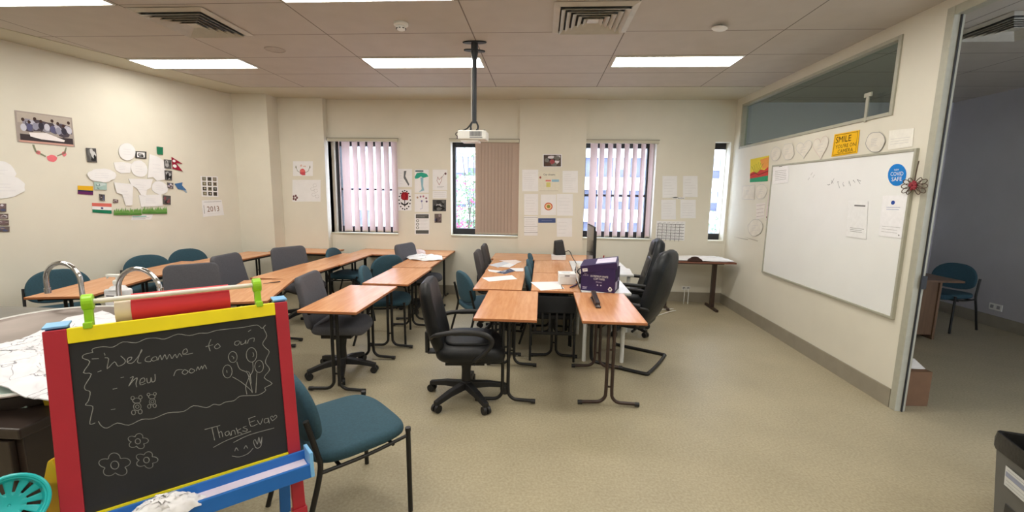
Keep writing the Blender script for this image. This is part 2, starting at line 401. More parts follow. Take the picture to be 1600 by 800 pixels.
blind('vertical_blind', WIN[1][0]-.01, WIN[1][1], [(-.98+.052*i, 12) for i in range(12)], 'beige vertical blind drawn closed over right part of the middle window', slat2_m)
blind('vertical_blind', WIN[2][0]-.005, WIN[2][1]+.02, [(.76+.122*i, 46 if i else 25) for i in range(8)], 'pinkish vertical blind, half open, behind the desk monitor', slat_m)

# ------------------------------------------------------------------ tables
def make_table(name, w, l, tube_m, top=top_m, side=0, long_way=False, white=False):
    r = empty(name, (0, 0, 0)); tag(r, 'x', 'table')
    t = MB(); t.b2(-w/2, w/2, -l/2, l/2, .697, .715, top)
    t.b2(-w/2-.002, w/2+.002, -l/2-.002, l/2+.002, .6925, .6975, under_m if not white else white_pl)
    t.build('tabletop', r, bevel=.003)
    e = MB()
    for sx in (-1, 1): e.b2(sx*w/2, sx*(w/2+.003), -l/2, l/2, .697, .7145, edge_m if not white else white_pl)
    for sy in (-1, 1): e.b2(-w/2-.003, w/2+.003, sy*l/2, sy*(l/2+.003), .697, .7145, edge_m if not white else white_pl)
    e.build('edge_band', r)
    f = MB(); 
    for sx in (-1, 1): f.b2(sx*(w/2-.055)-.012, sx*(w/2-.055)+.012, -l/2+.06, l/2-.06, .662, .6925, tube_m)
    for sy in (-1, 1): f.b2(-w/2+.04, w/2-.04, sy*(l/2-.10)-.014, sy*(l/2-.10)+.014, .664, .6925, tube_m)
    f.build('frame', r, bevel=.002)
    for sy in (-1, 1):
        y = sy*(l/2-.11)
        for sx in (-1, 1):
            g = MB(); g.tube([(sx*.022, y, .668), (sx*.022, y, .14)] + [(sx*(.022+.075*(1-math.cos(a))), y, .10-.075*math.sin(a)+.005) for a in [PI/2*k/6 for k in range(1, 7)]] + [(sx*.21, y, .026)], .0135, tube_m, n=10)
            o = g.build('leg', r, smooth=True)
            c = MB(); c.tube([(sx*.205, y, .0235), (sx*.238, y, .0225)], .0175, black_pl, n=10); c.build('foot_cap', o, smooth=True)
        b = MB()
        for z in (.46, .16): b.b2(-.024, .024, y-.006, y+.006, z-.006, z+.006, tube_m)
        b.build('spacer', r)
    return r
tp_black = make_table('folding_table', .47, .95, black_tube)
tp_brown = make_table('folding_table', .47, .95, wood_leg)
tp_long = make_table('folding_table', .60, 1.46, black_tube)
TG = 'orange laminate tables of the left two rows'
T = lambda proto, x, y, rz, lab: place(proto, (x, y, 0), rz, lab, 'orange-topped folding tables')
T(tp_black, -.255, 3.605, 0, 'orange-topped table with black legs, front end of the middle row, beside the black armchair')
T(tp_black, -.415, 4.60, 0, 'orange-topped table holding scattered papers, second in the middle row')
T(tp_black, -.425, 5.57, 0, 'orange-topped table at the far end of the middle row, dark grey chairs on its left')
T(tp_black, .15, 4.60, 0, 'orange-topped table with one white sheet and a white box, black chair tucked under')
T(tp_black, .15, 5.57, 0, 'orange-topped table behind the one holding the white box, black desk speaker at its end')
T(tp_brown, .555, 3.63, 0, 'orange-topped table on brown legs with a stapler on it, rightmost in front')
T(tp_long, .03, 6.36, PI/2, 'long orange-topped table against the pillar behind the middle rows')
T(tp_black, -1.645, 3.65, 0, 'orange-topped table with grey swivel chair tucked under it, front of its row')
T(tp_black, -1.565, 4.70, 0, 'orange-topped table reflecting the window, second of the row left of the middle')
T(tp_black, -1.595, 5.68, 0, 'orange-topped table carrying a pile of white papers')
T(tp_long, -2.10, 6.515, PI/2, 'long orange-topped table against the wall under the drawings')
T(tp_black, -2.66, 3.81, math.radians(18), 'orange-topped table with a dark pencil, right behind the chalkboard easel')
T(tp_black, -2.80, 4.795, math.radians(-3), 'orange-topped table reflecting the left window, in front of a wide grey chair back')
T(tp_black, -2.74, 5.75, math.radians(-2), 'orange-topped table in the second row from the left wall, beside a teal chair')
T(tp_black, -4.20, 3.80, math.radians(13), 'orange-topped table behind the left tap, nearest along the left wall')
T(tp_black, -4.33, 4.745, math.radians(3), 'orange-topped table in the left wall row, second from the sink')
T(tp_black, -4.18, 5.70, math.radians(-4), 'orange-topped table in the left wall row, just before the back corner')
T(tp_black, -3.60, 6.44, PI/2, 'orange-topped table turned sideways in the recess left of the window')

# single table with papers under the slim window: one post with a long foot
r = empty('side_table', (2.30, 6.42, 0)); tag(r, 'narrow brown-edged table on one dark post, papers on top, below the slim window', 'table')
t = MB(); t.b2(-.62, .43, -.21, .30, .697, .72, mat('brown_table_top', (120, 74, 56), .5)); t.build('tabletop', r, bevel=.003)
for sx in (-.46, .22):
    g = MB(); g.b2(sx-.03, sx+.02, -.035, .035, .03, .675, wood_leg); g.build('leg', r, bevel=.004)
    g = MB(); g.b2(sx-.025, sx+.015, -.22, .22, .0, .035, wood_leg); g.build('foot', r, bevel=.006)
g = MB(); g.b2(-.54, .30, -.12, .12, .672, .697, wood_leg); g.build('frame', r, bevel=.003)

# white desks carrying the copy paper box and the monitor
wl = mat('white_laminate', (226, 226, 224), .3)
def make_white_desk(w, l):
    r = empty('white_desk', (0, 0, 0)); tag(r, 'x', 'desk')
    t = MB(); t.b2(-w/2, w/2, -l/2, l/2, .69, .715, wl); t.build('tabletop', r, bevel=.004)
    for sx in (-1, 1):
        for sy in (-1, 1):
            g = MB(); g.tube([(sx*(w/2-.05), sy*(l/2-.06), .69), (sx*(w/2-.05), sy*(l/2-.06), .0)], .02, white_pl, n=12); g.build('leg', r, smooth=True)
    p = MB(); p.b2(-w/2+.05, w/2-.08, l/2-.12, l/2-.10, .22, .685, wl); p.build('modesty_panel', r, bevel=.002)
    return r
wd1 = make_white_desk(.47, .95); wd1.location = (.635, 4.60, 0); wd1['label'] = 'white-topped desk directly under the purple copy paper box'; wd1['group'] = 'white desks'
wd2 = make_white_desk(.70, .95); wd2.location = (.742, 5.57, 0); wd2['label'] = 'white-topped desk under the monitor, beside the tall leather chairs'; wd2['group'] = 'white desks'

# ------------------------------------------------------------------ chairs (all face +Y locally)
def seat_rot(ax, deg, at): return Matrix.Translation(Vector(at)) @ Matrix.Rotation(math.radians(deg), 4, ax)
def make_visitor(fab=teal_fab, square=False):
    r = empty('visitor_chair', (0, 0, 0)); tag(r, 'x', 'chair')
    s = MB(); s.pad(sup(.53, .50, 3.6), .06, .026, fab, place=Matrix.Translation((0, .0, .445)), crown=.008,
                    deform=lambda v: (v[0], v[1], v[2]-.02*max(0, (v[1]-.12)/.12)**2+.3*v[0]**2*.25)); s.build('seat', r, smooth=True, ang=60)
    out = []
    n = 48
    for k in range(n):                                   # wide arch: round top, flatter underside
        a = 2*PI*k/n; x = .235*math.copysign(abs(math.cos(a))**.8, math.cos(a)); y = math.sin(a)
        y = .20*abs(y)**.95 if y > 0 else -.13*abs(y)**.6
        out.append((x, y))
    Pl = Matrix.Translation((0, -.245, .625)) @ Matrix.Rotation(math.radians(98), 4, 'X')
    b = MB(); b.pad(out, .045, .02, fab, place=Pl, crown=.006, deform=lambda v: (v[0], v[1], v[2]-.6*v[0]**2)); b.build('backrest', r, smooth=True, ang=60)
    for sx in (-1, 1):
        g = MB(); g.tube([(sx*.265, .21, .455), (sx*.265, .215, .0)], .0125, black_tube); 
        o = g.build('leg', r, smooth=True)
        c = MB(); c.tube([(sx*.265, .21, .45), (sx*.265, .21, .468)], .0145, black_pl); c.build('leg_cap', o, smooth=True)
        g = MB(); g.tube([(sx*.255, -.33, .0), (sx*.255, -.255, .26), (sx*.25, -.215, .42), (sx*.246, -.225, .50), (sx*.24, -.262, .66)], .0125, black_tube, smooth=5)
        g.build('leg', r, smooth=True)
        g = MB(); g.tube([(sx*.262, .21, .425), (sx*.255, .0, .402), (sx*.252, -.22, .402)], .009, black_tube, smooth=4); g.build('side_rail', r, smooth=True)
    g = MB(); g.tube([(-.26, .13, .405), (.26, .13, .405)], .009, black_tube); g.tube([(-.25, -.13, .402), (.25, -.13, .402)], .009, black_tube); g.build('cross_bar', r, smooth=True)
    return r

def star_base(r, rad=.29, z0=.0, spin=0, m=black_pl, hub=.10):
    b = MB(); b.lathe([(.0, hub-.02), (.045, hub-.02), (.05, hub), (.045, hub+.045), (.03, hub+.055), (0, hub+.055)], m)
    for k in range(5):
        a = 2*PI*k/5+spin; d = Vector((math.cos(a), math.sin(a), 0)); n_ = Vector((-d.y, d.x, 0))
        p0, p1 = d*.03, d*rad; vs = []
        for p, wd, zt, zb in ((p0, .032, hub+.04, hub-.015), (d*rad*.55, .029, hub+.022, hub-.02), (p1, .023, hub-.012, hub-.045)):
            for sx, z in ((-1, zb), (1, zb), (.8, zt), (-.8, zt)): vs.append(p+n_*(wd*sx)+Vector((0, 0, z)))
        fs = [(3, 2, 1, 0), (8, 9, 10, 11)]
        for i in (0, 4):
            for j in range(4): fs.append((i+j, i+(j+1) % 4, i+4+(j+1) % 4, i+4+j))
        b.add(vs, fs, m)
    bo = b.build('star_base', r, bevel=.004)
    for k in range(5):
        a = 2*PI*k/5+spin; d = Vector((math.cos(a), math.sin(a), 0)); n_ = Vector((-d.y, d.x, 0)); c = MB()
        p = d*(rad-.012)
        for s_ in (-1, 1):
            R = Matrix((n_, Vector((0, 0, 1)), d)).transposed()
            q = p+n_*(s_*.018)+Vector((0, 0, .031))
            c.tube([q-n_*.011, q+n_*.011], .031, m, n=16)
        c.tube([p+Vector((0, 0, .03)), p+Vector((0, 0, hub-.03))], .008, m, n=8)
        c.b2(p.x-.012, p.x+.012, p.y-.012, p.y+.012, .035, .058, m)
        c.build('caster', bo, smooth=True)
    g = MB(); g.lathe([(.0, hub+.03), (.040, hub+.03), (.036, .24), (.044, .30), (.05, .36), (0, .36)], m, n=16); g.tube([(0, 0, .35), (0, 0, .40)], .03, m, n=12); g.build('gas_lift', r, smooth=True)
def make_swivel(fab, bw=.48, bh=.46, spin=.3):
    r = empty('swivel_chair', (0, 0, 0)); tag(r, 'x', 'chair')
    star_base(r, .30, spin=spin)
    s = MB(); s.pad(sup(.48, .46, 4), .075, .03, fab, place=Matrix.Translation((0, .02, .455)), crown=.01,
                    deform=lambda v: (v[0], v[1], v[2]-.025*max(0, (v[1]-.1)/.12)**2)); s.build('seat', r, smooth=True, ang=60)
    k = MB(); k.b2(-.13, .13, -.13, .13, .36, .42, black_pl); k.tube([(.10, .02, .40), (.24, .03, .395)], .007, black_pl); k.build('mechanism', r, bevel=.004)
    Pl = Matrix.Translation((0, -.255, .685)) @ Matrix.Rotation(math.radians(102), 4, 'X')
    b = MB(); b.pad([(x*(1-.10*max(0, y)/.25), y) for x, y in rrect(bw, bh, .06)], .055, .024, fab, place=Pl, crown=.008, deform=lambda v: (v[0], v[1], v[2]-.55*v[0]**2)); b.build('backrest', r, smooth=True, ang=60)
    g = MB(); g.tube([(0, -.06, .40), (0, -.22, .395), (0, -.275, .44), (0, -.275, .62)], .016, black_pl, smooth=5, n=8); g.build('back_stem', r, smooth=True)
    return r
def make_armchair():
    r = empty('swivel_armchair', (0, 0, 0)); tag(r, 'x', 'chair')
    star_base(r, .33, spin=.55)
    s = MB(); s.pad(sup(.54, .54, 4), .12, .05, leather, place=Matrix.Translation((0, .04, .44)), crown=.018,
                    deform=lambda v: (v[0], v[1], v[2]-.03*max(0, (v[1]-.1)/.14)**2)); 
    o = s.build('seat', r, smooth=True, ang=60)
    c = MB(); c.pad(sup(.40, .36, 4), .035, .016, leather, place=Matrix.Translation((0, .02, .508)), crown=.008); c.build('seat_cushion', o, smooth=True, ang=60)
    k = MB(); k.b2(-.15, .15, -.15, .15, .33, .39, black_pl); k.tube([(.10, .06, .35), (.27, .08, .385)], .007, black_pl); k.build('mechanism', r, bevel=.004)
    Pl = Matrix.Translation((0, -.27, .70)) @ Matrix.Rotation(math.radians(101), 4, 'X')
    b = MB(); b.pad([(x*(1-.12*max(0, y)/.3), y) for x, y in rrect(.48, .55, .10)], .085, .038, leather, place=Pl, crown=.02,
                    deform=lambda v: (v[0], v[1], v[2]-.5*v[0]**2-.25*(v[1]-.05)**2)); b.build('backrest', r, smooth=True, ang=60)
    for sx in (-1, 1):
        g = MB(); x = sx*.285
        g.tube([(sx*.235, -.245, .57), (x, -.20, .615), (x, -.06, .635), (x, .10, .632), (x, .19, .60), (x, .20, .54), (x, .13, .46), (sx*.25, .07, .405), (sx*.16, .05, .395)], .017, black_pl, n=10, smooth=6, rs=[.014, .018, .022, .022, .02, .018, .016, .014, .014])
        g.build('armrest', r, smooth=True)
    g = MB(); g.b2(-.05, .05, -.30, -.10, .385, .40, black_pl); g.b2(-.04, .04, -.32, -.295, .39, .56, black_pl); g.build('back_stem', r, bevel=.004)
    return r
def make_executive(cantilever, name='executive_chair'):
    r = empty(name, (0, 0, 0)); tag(r, 'x', 'chair')
    s = MB(); s.pad(sup(.54, .52, 4), .11, .045, leather2, place=Matrix.Translation((0, .04, .45)), crown=.02,
                    deform=lambda v: (v[0], v[1], v[2]-.03*max(0, (v[1]-.1)/.14)**2)); s.build('seat', r, smooth=True, ang=60)
    Pl = Matrix.Translation((0, -.29, .775)) @ Matrix.Rotation(math.radians(103), 4, 'X')
    b = MB(); ol = [(x*(1-.22*max(0, (y-.05)/.3)**2), y) for x, y in rrect(.60, .72, .16, 8)]
    b.pad(ol, .11, .05, leather2, place=Pl, crown=.02, deform=lambda v: (v[0], v[1], v[2]-.35*v[0]**2-.25*(v[1]-.05)**2)); bo = b.build('backrest', r, smooth=True, ang=60)
    b = MB(); b.pad(rrect(.34, .17, .06), .07, .032, leather2, place=Pl @ Matrix.Translation((0, .25, -.062)), crown=.015); b.build('head_cushion', bo, smooth=True, ang=60)
    b = MB(); b.pad(rrect(.38, .22, .06), .06, .028, leather2, place=Pl @ Matrix.Translation((0, .02, -.058)), crown=.015); b.build('lumbar_cushion', bo, smooth=True, ang=60)
    for sx in (-1, 1):
        x = sx*.30; g = MB()
        if cantilever:
            g.tube([(sx*.26, -.25, .60), (x, -.20, .62), (x, .15, .615), (x, .24, .56), (x, .27, .40), (x, .27, .10), (x, .25, .03), (x, .18, .0165), (x, -.24, .0165), (x-sx*.05, -.29, .0165), (0, -.30, .0165)], .0165, black_tube, n=10, smooth=5)
            g.build('leg', r, smooth=True)
            g = MB(); g.tube([(x, -.19, .638), (x, .0, .645), (x, .15, .64)], .02, black_pl, smooth=4)
            g.build('armrest', r, smooth=True)
        else:
            g.tube([(sx*.25, -.24, .58), (x, -.20, .62), (x, .12, .63), (x, .20, .59), (x, .15, .48), (sx*.24, .08, .40)], .02, black_pl, n=10, smooth=6); g.build('armrest', r, smooth=True)
    if cantilever:
        g = MB(); g.tube([(-.30, .17, .385), (.30, .17, .385)], .012, black_tube); g.tube([(-.28, -.12, .385), (.28, -.12, .385)], .012, black_tube); g.build('cross_bar', r, smooth=True)
    else:
        star_base(r, .32, spin=.2); k = MB(); k.b2(-.13, .13, -.11, .13, .365, .405, black_pl); k.build('mechanism', r, bevel=.004)
    return r
vis = make_visitor(); swv = make_swivel(grey_fab); swd = make_swivel(brown_fab, .44, .50)
def face(dx, dy): return math.atan2(dy, dx)-PI/2          # rotation that turns +Y towards (dx, dy)
VG, SG = 'teal visitor chairs', 'grey swivel chairs'
place(vis, (-.985, 2.045, 0), face(.69, .72), 'teal fabric chair on black legs in the foreground, right beside the chalkboard', VG)
place(vis, (-4.60, 3.80, 0), face(.8, -.6), 'teal chair back seen behind the left tap against the left wall', VG)
place(vis, (-4.63, 4.82, 0), face(.8, -.6), 'teal chair against the left wall, seen above the white pump bottle', VG)
place(vis, (-4.60, 5.44, 0), face(.85, -.5), 'teal chair against the left wall, farthest from the sink', VG)
place(vis, (-2.73, 6.00, 0), face(1, .0), 'teal chair right under the leftmost window', VG)
place(vis, (-2.17, 5.66, 0), face(-.75, .66), 'teal chair in front of the white paper pile, wide round back', VG)
place(vis, (-1.70, 4.66, 0), face(1, .2), 'teal chair tucked under the glossy second table of its row', VG)
place(vis, (-.60, 4.60, 0), face(.85, .5), 'teal chair on the left of the table with scattered papers, behind the black armchair', VG)
place(vis, (.11, 4.86, 0), face(1, .02), 'nearest of the three teal chair backs between the middle table rows', VG)
place(vis, (.11, 5.40, 0), face(1, .02), 'middle one of the three teal chair backs between the middle table rows', VG)
place(vis, (.11, 5.94, 0), face(1, .02), 'farthest of the three teal chair backs between the middle table rows', VG)
place(vis, (5.16, 5.88, 0), face(-.93, -.36), 'teal chair behind the brown desk in the dim next room', VG)
place(swv, (-1.78, 3.68, 0), face(1, .10), 'grey swivel chair tucked under the front table, its star base in full view', SG)
place(swv, (-3.22, 3.76, 0), face(.65, -.76), 'grey swivel chair right above the red paper roll of the easel', SG)
place(swv, (-3.26, 4.61, 0), face(1, 0), 'grey swivel chair turned slightly, between the roll and wall tables', SG)
place(swv, (-3.02, 5.22, 0), face(.86, -.52), 'grey swivel chair with a wide flat back in the middle of the left rows', SG)
place(swv, (-1.66, 5.90, 0), face(.95, -.30), 'dark grey square chair back in front of the wall under the drawings', SG)
place(swd, (-.50, 5.32, 0), face(1, .04), 'dark grey high chair back, nearer of the two at the middle table row', 'dark grey swivel chairs')
place(swd, (-.50, 5.95, 0), face(1, .04), 'dark grey high chair back, farther of the two at the middle table row', 'dark grey swivel chairs')
arm = make_armchair(); place(arm, (-.575, 3.30, 0), face(1, .10), 'black leather swivel chair with loop arms, standing alone in front of the middle row')
ex1 = make_executive(True, 'cantilever_chair'); place(ex1, (.90, 4.28, 0), face(-.86, .50), 'big black leather high-back chair on a sled base, nearer of the two at the desk')
ex2 = make_executive(False); place(ex2, (1.04, 5.22, 0), face(-.98, .15), 'black leather high-back chair with head cushion, farther of the two at the desk')
# black meeting chair tucked in under the table, back towards the camera
blk_fab = mat('black_chair_fabric', (24, 25, 28), .85, 0, .1, 80)
r = empty('slatted_chair', (.13, 4.34, 0)); tag(r, 'black chair with slatted back tucked under the middle table', 'chair')
s = MB(); s.pad(sup(.46, .44, 5), .05, .02, blk_fab, place=Matrix.Translation((0, .05, .44))); s.build('seat', r, smooth=True)
b = MB(); b.pad(rrect(.44, .17, .03), .03, .012, blk_fab, place=Matrix.Translation((0, -.19, .575)) @ Matrix.Rotation(math.radians(90), 4, 'X')); b.build('backrest', r, smooth=True)
for x in (-.17, -.10, -.03, .04, .11, .18):
    g = MB(); g.b2(x-.01, x+.01, -.2, -.185, .30, .50, black_pl); g.build('back_slat', r, bevel=.002)
g = MB(); g.b2(-.21, .21, -.202, -.182, .27, .30, black_pl); g.build('lower_rail', r, bevel=.003)
for sx in (-1, 1):
    g = MB(); g.tube([(sx*.215, -.2, 0), (sx*.215, -.19, .62)], .012, black_tube); g.build('leg', r, smooth=True)
    g = MB(); g.tube([(sx*.215, .24, 0), (sx*.215, .22, .42)], .012, black_tube); g.build('leg', r, smooth=True)

# ------------------------------------------------------------------ ceiling fittings
def make_light():
    r = empty('ceiling_light', (0, 0, 0)); tag(r, 'x', 'light')
    f = MB(); w_, l_ = 1.27, .36
    f.b2(-w_/2, w_/2, -l_/2, -l_/2+.012, -.012, .0, white_pl); f.b2(-w_/2, w_/2, l_/2-.012, l_/2, -.012, .0, white_pl)
    f.b2(-w_/2, -w_/2+.012, -l_/2+.012, l_/2-.012, -.012, 0, white_pl); f.b2(w_/2-.012, w_/2, -l_/2+.012, l_/2-.012, -.012, 0, white_pl); f.build('frame', r)
    d = MB(); d.b2(-w_/2+.012, w_/2-.012, -l_/2+.012, l_/2-.012, -.009, -.002, lamp_m); d.build('diffuser', r)
    return r
cl = make_light()
cols = {-3.93: 'left', -1.31: 'middle', 1.34: 'right'}
for j, (y, row) in enumerate([(4.90, 'far row near the windows'), (3.18, 'near row at the top picture edge'), (1.2, 'row above the camera'), (-.8, 'row behind the camera')]):
    for x, cname in cols.items():
        place(cl, (x, y, CZ), 0, 'long lit ceiling panel, %s one of the %s' % (cname, row), 'recessed ceiling light panels')

def make_vent():
    r = empty('air_vent', (0, 0, 0)); tag(r, 'x', 'vent'); vm = mat('vent_enamel', (196, 192, 182), .5)
    f = MB(); a = .315
    for i in range(4):
        R = Matrix.Rotation(i*PI/2, 3, 'Z'); f.add([R@Vector(p) for p in ((-a, -a, 0), (a, -a, 0), (a-.05, -a+.05, -.014), (-a+.05, -a+.05, -.014))], [(0, 1, 2, 3)], vm)
        f.add([R@Vector(p) for p in ((-a, -a, 0), (a, -a, 0), (a-.05, -a+.05, -.005), (-a+.05, -a+.05, -.005))], [(3, 2, 1, 0)], vm)
    f.build('frame', r)
    k = MB(); k.b2(-.262, .262, -.262, .262, -.003, -.001, mat('vent_throat', (46, 50, 54), .8)); k.build('throat', r)
    for q in range(5):
        o, i_ = .255-q*.045, .255-q*.045-.032; l = MB()
        for i in range(4):
            R = Matrix.Rotation(i*PI/2, 3, 'Z'); z0, z1 = -.006, -.03
            A_ = [(-i_, -i_, z0), (i_, -i_, z0), (o, -o, z1), (-o, -o, z1)]
            l.add([R@Vector(p) for p in A_]+[R@(Vector(p)+Vector((0, 0, -.003))) for p in A_], [(0, 1, 2, 3), (7, 6, 5, 4), (2, 6, 7, 3), (0, 4, 5, 1)], vm)
        l.build('louvre', r)
    c = MB(); c.b2(-.045, .045, -.045, .045, -.022, -.018, vm); c.build('centre_plate', r)
    return r
vt = make_vent()
place(vt, (-2.97, 3.74, CZ-.0045), 0, 'square ceiling air vent above the left tables', 'square ceiling air vents')
place(vt, (.365, 3.74, CZ-.0045), 0, 'square ceiling air vent right of the projector pole', 'square ceiling air vents')
place(vt, (3.75, 4.0, CZ-.0045), 0, 'ceiling air vent in the dim next room', 'square ceiling air vents')
r = empty('smoke_detector', (-1.21, 3.80, CZ)); tag(r, 'round white smoke detector on the ceiling left of the projector pole', 'smoke detector')
b = MB(); b.lathe([(0, -.0), (.058, 0), (.060, -.018), (.050, -.026), (0, -.026)][::-1], white_pl, n=28); b.build('base', r, smooth=True)
b = MB(); b.lathe([(0, -.06), (.020, -.06), (.034, -.052), (.040, -.034), (.034, -.026)], white_pl, n=24); b.build('sensor_head', r, smooth=True)
b = MB()
for k in range(8): b.box((.036*math.cos(k*PI/4), .036*math.sin(k*PI/4), -.046), (.010, .014, .006), dark_alu, rz=k*PI/4)
b.build('sensor_slot', r)
r = empty('sprinkler_cover', (1.42, 3.92, CZ)); tag(r, 'flat round cover plate hanging just below the ceiling on the right', 'sprinkler')
b = MB(); b.lathe([(0, -.034), (.055, -.032), (.062, -.026), (0, -.024)], white_pl, n=28, R=Matrix.Rotation(.12, 3, 'Y')); b.build('plate', r, smooth=True)
b = MB(); b.tube([(0, 0, 0), (0, 0, -.028)], .018, alu_m); b.build('collar', r, smooth=True)
r = empty('speaker_cover', (-2.71, 4.45, CZ)); tag(r, 'faint round cover in the ceiling beside the left air vent', 'cover')
b = MB(); b.lathe([(.085, -.001), (.088, -.006), (.095, -.006), (.098, -.0)], mat('cover_paint', (178, 170, 160), .8), n=32); b.build('ring', r, smooth=True)

# projector on its pole
r = empty('projector_mount', (-.665, 4.27, CZ)); tag(r, 'dark projector pole with crossed brackets fixed to the ceiling', 'bracket')
pm = mat('dark_mount_paint', (46, 50, 56), .4, .2)
b = MB(); b.lathe([(0, -.012), (.11, -.012), (.115, -.004), (.11, 0), (0, 0)], pm, n=24, sy=.35); b.lathe([(0, -.085), (.10, -.085), (.10, -.073), (0, -.073)], pm, n=24, sy=.35, R=Matrix.Rotation(.25, 3, 'Z')); b.build('ceiling_plate', r, smooth=True)
b = MB(); b.tube([(0, 0, -.01), (0, 0, -.09)], .034, pm); b.lathe([(.022, -.16), (.034, -.09), (.034, -.08)], pm); b.build('socket', r, smooth=True)
b = MB(); b.tube([(0, 0, -.10), (0, 0, -.735)], .021, pm, n=14); b.build('pole', r, smooth=True)
b = MB(); b.tube([(-.028, 0, -.15), (-.030, .004, -.45), (-.026, 0, -.70)], .004, white_pl, n=6, smooth=5); b.build('cable', r, smooth=True)
b = MB()
for sx in (-1, 1): b.tube([(sx*.018, 0, -.72), (sx*.035, 0, -.76), (sx*.03, 0, -.80)], .009, pm, n=6, smooth=3); b.tube([(sx*.03, -.05, -.80), (sx*.03, .06, -.80)], .008, pm, n=6)
b.tube([(-.02, 0, -.72), (-.07, .01, -.78), (-.13, .02, -.803)], .007, black_pl, n=6, smooth=4); b.build('bracket', r, smooth=True)
r = empty('projector', (-.675, 4.27, CZ-.91)); tag(r, 'small white projector hanging under the dark ceiling pole', 'projector')
b = MB(); b.b2(-.135, .135, -.10, .11, .015, .100, white_pl); b.build('body', r, bevel=.012)
b = MB(); b.b2(-.11, .06, -.08, .09, -.004, .016, mat('projector_cover', (245, 245, 242), .35)); b.build('bottom_cover', r, bevel=.006)
g = MB()
for i in range(10): g.b2(-.018+i*.0115, -.011+i*.0115, -.1035, -.099, .045, .088, ink((120, 120, 126)))
g.b2(-.02, .1, -.1025, -.0995, .03, .037, ink((140, 140, 144))); g.build('vent_grille', r)
g = MB(); g.tube([(-.135, 0, .055), (-.160, 0, .06), (-.172, 0, .075), (-.15, .01, .098), (-.12, .03, .101)], .004, black_pl, n=6, smooth=5); g.b2(-.158, -.134, -.015, .015, .03, .06, mat('plug_maroon', (72, 50, 58), .5)); g.build('cable', r, smooth=True)
for sx in (-.125, .115):
    g = MB(); g.tube([(sx, -.05, .099), (sx, -.05, .108)], .01, black_pl); g.build('foot', r, smooth=True)

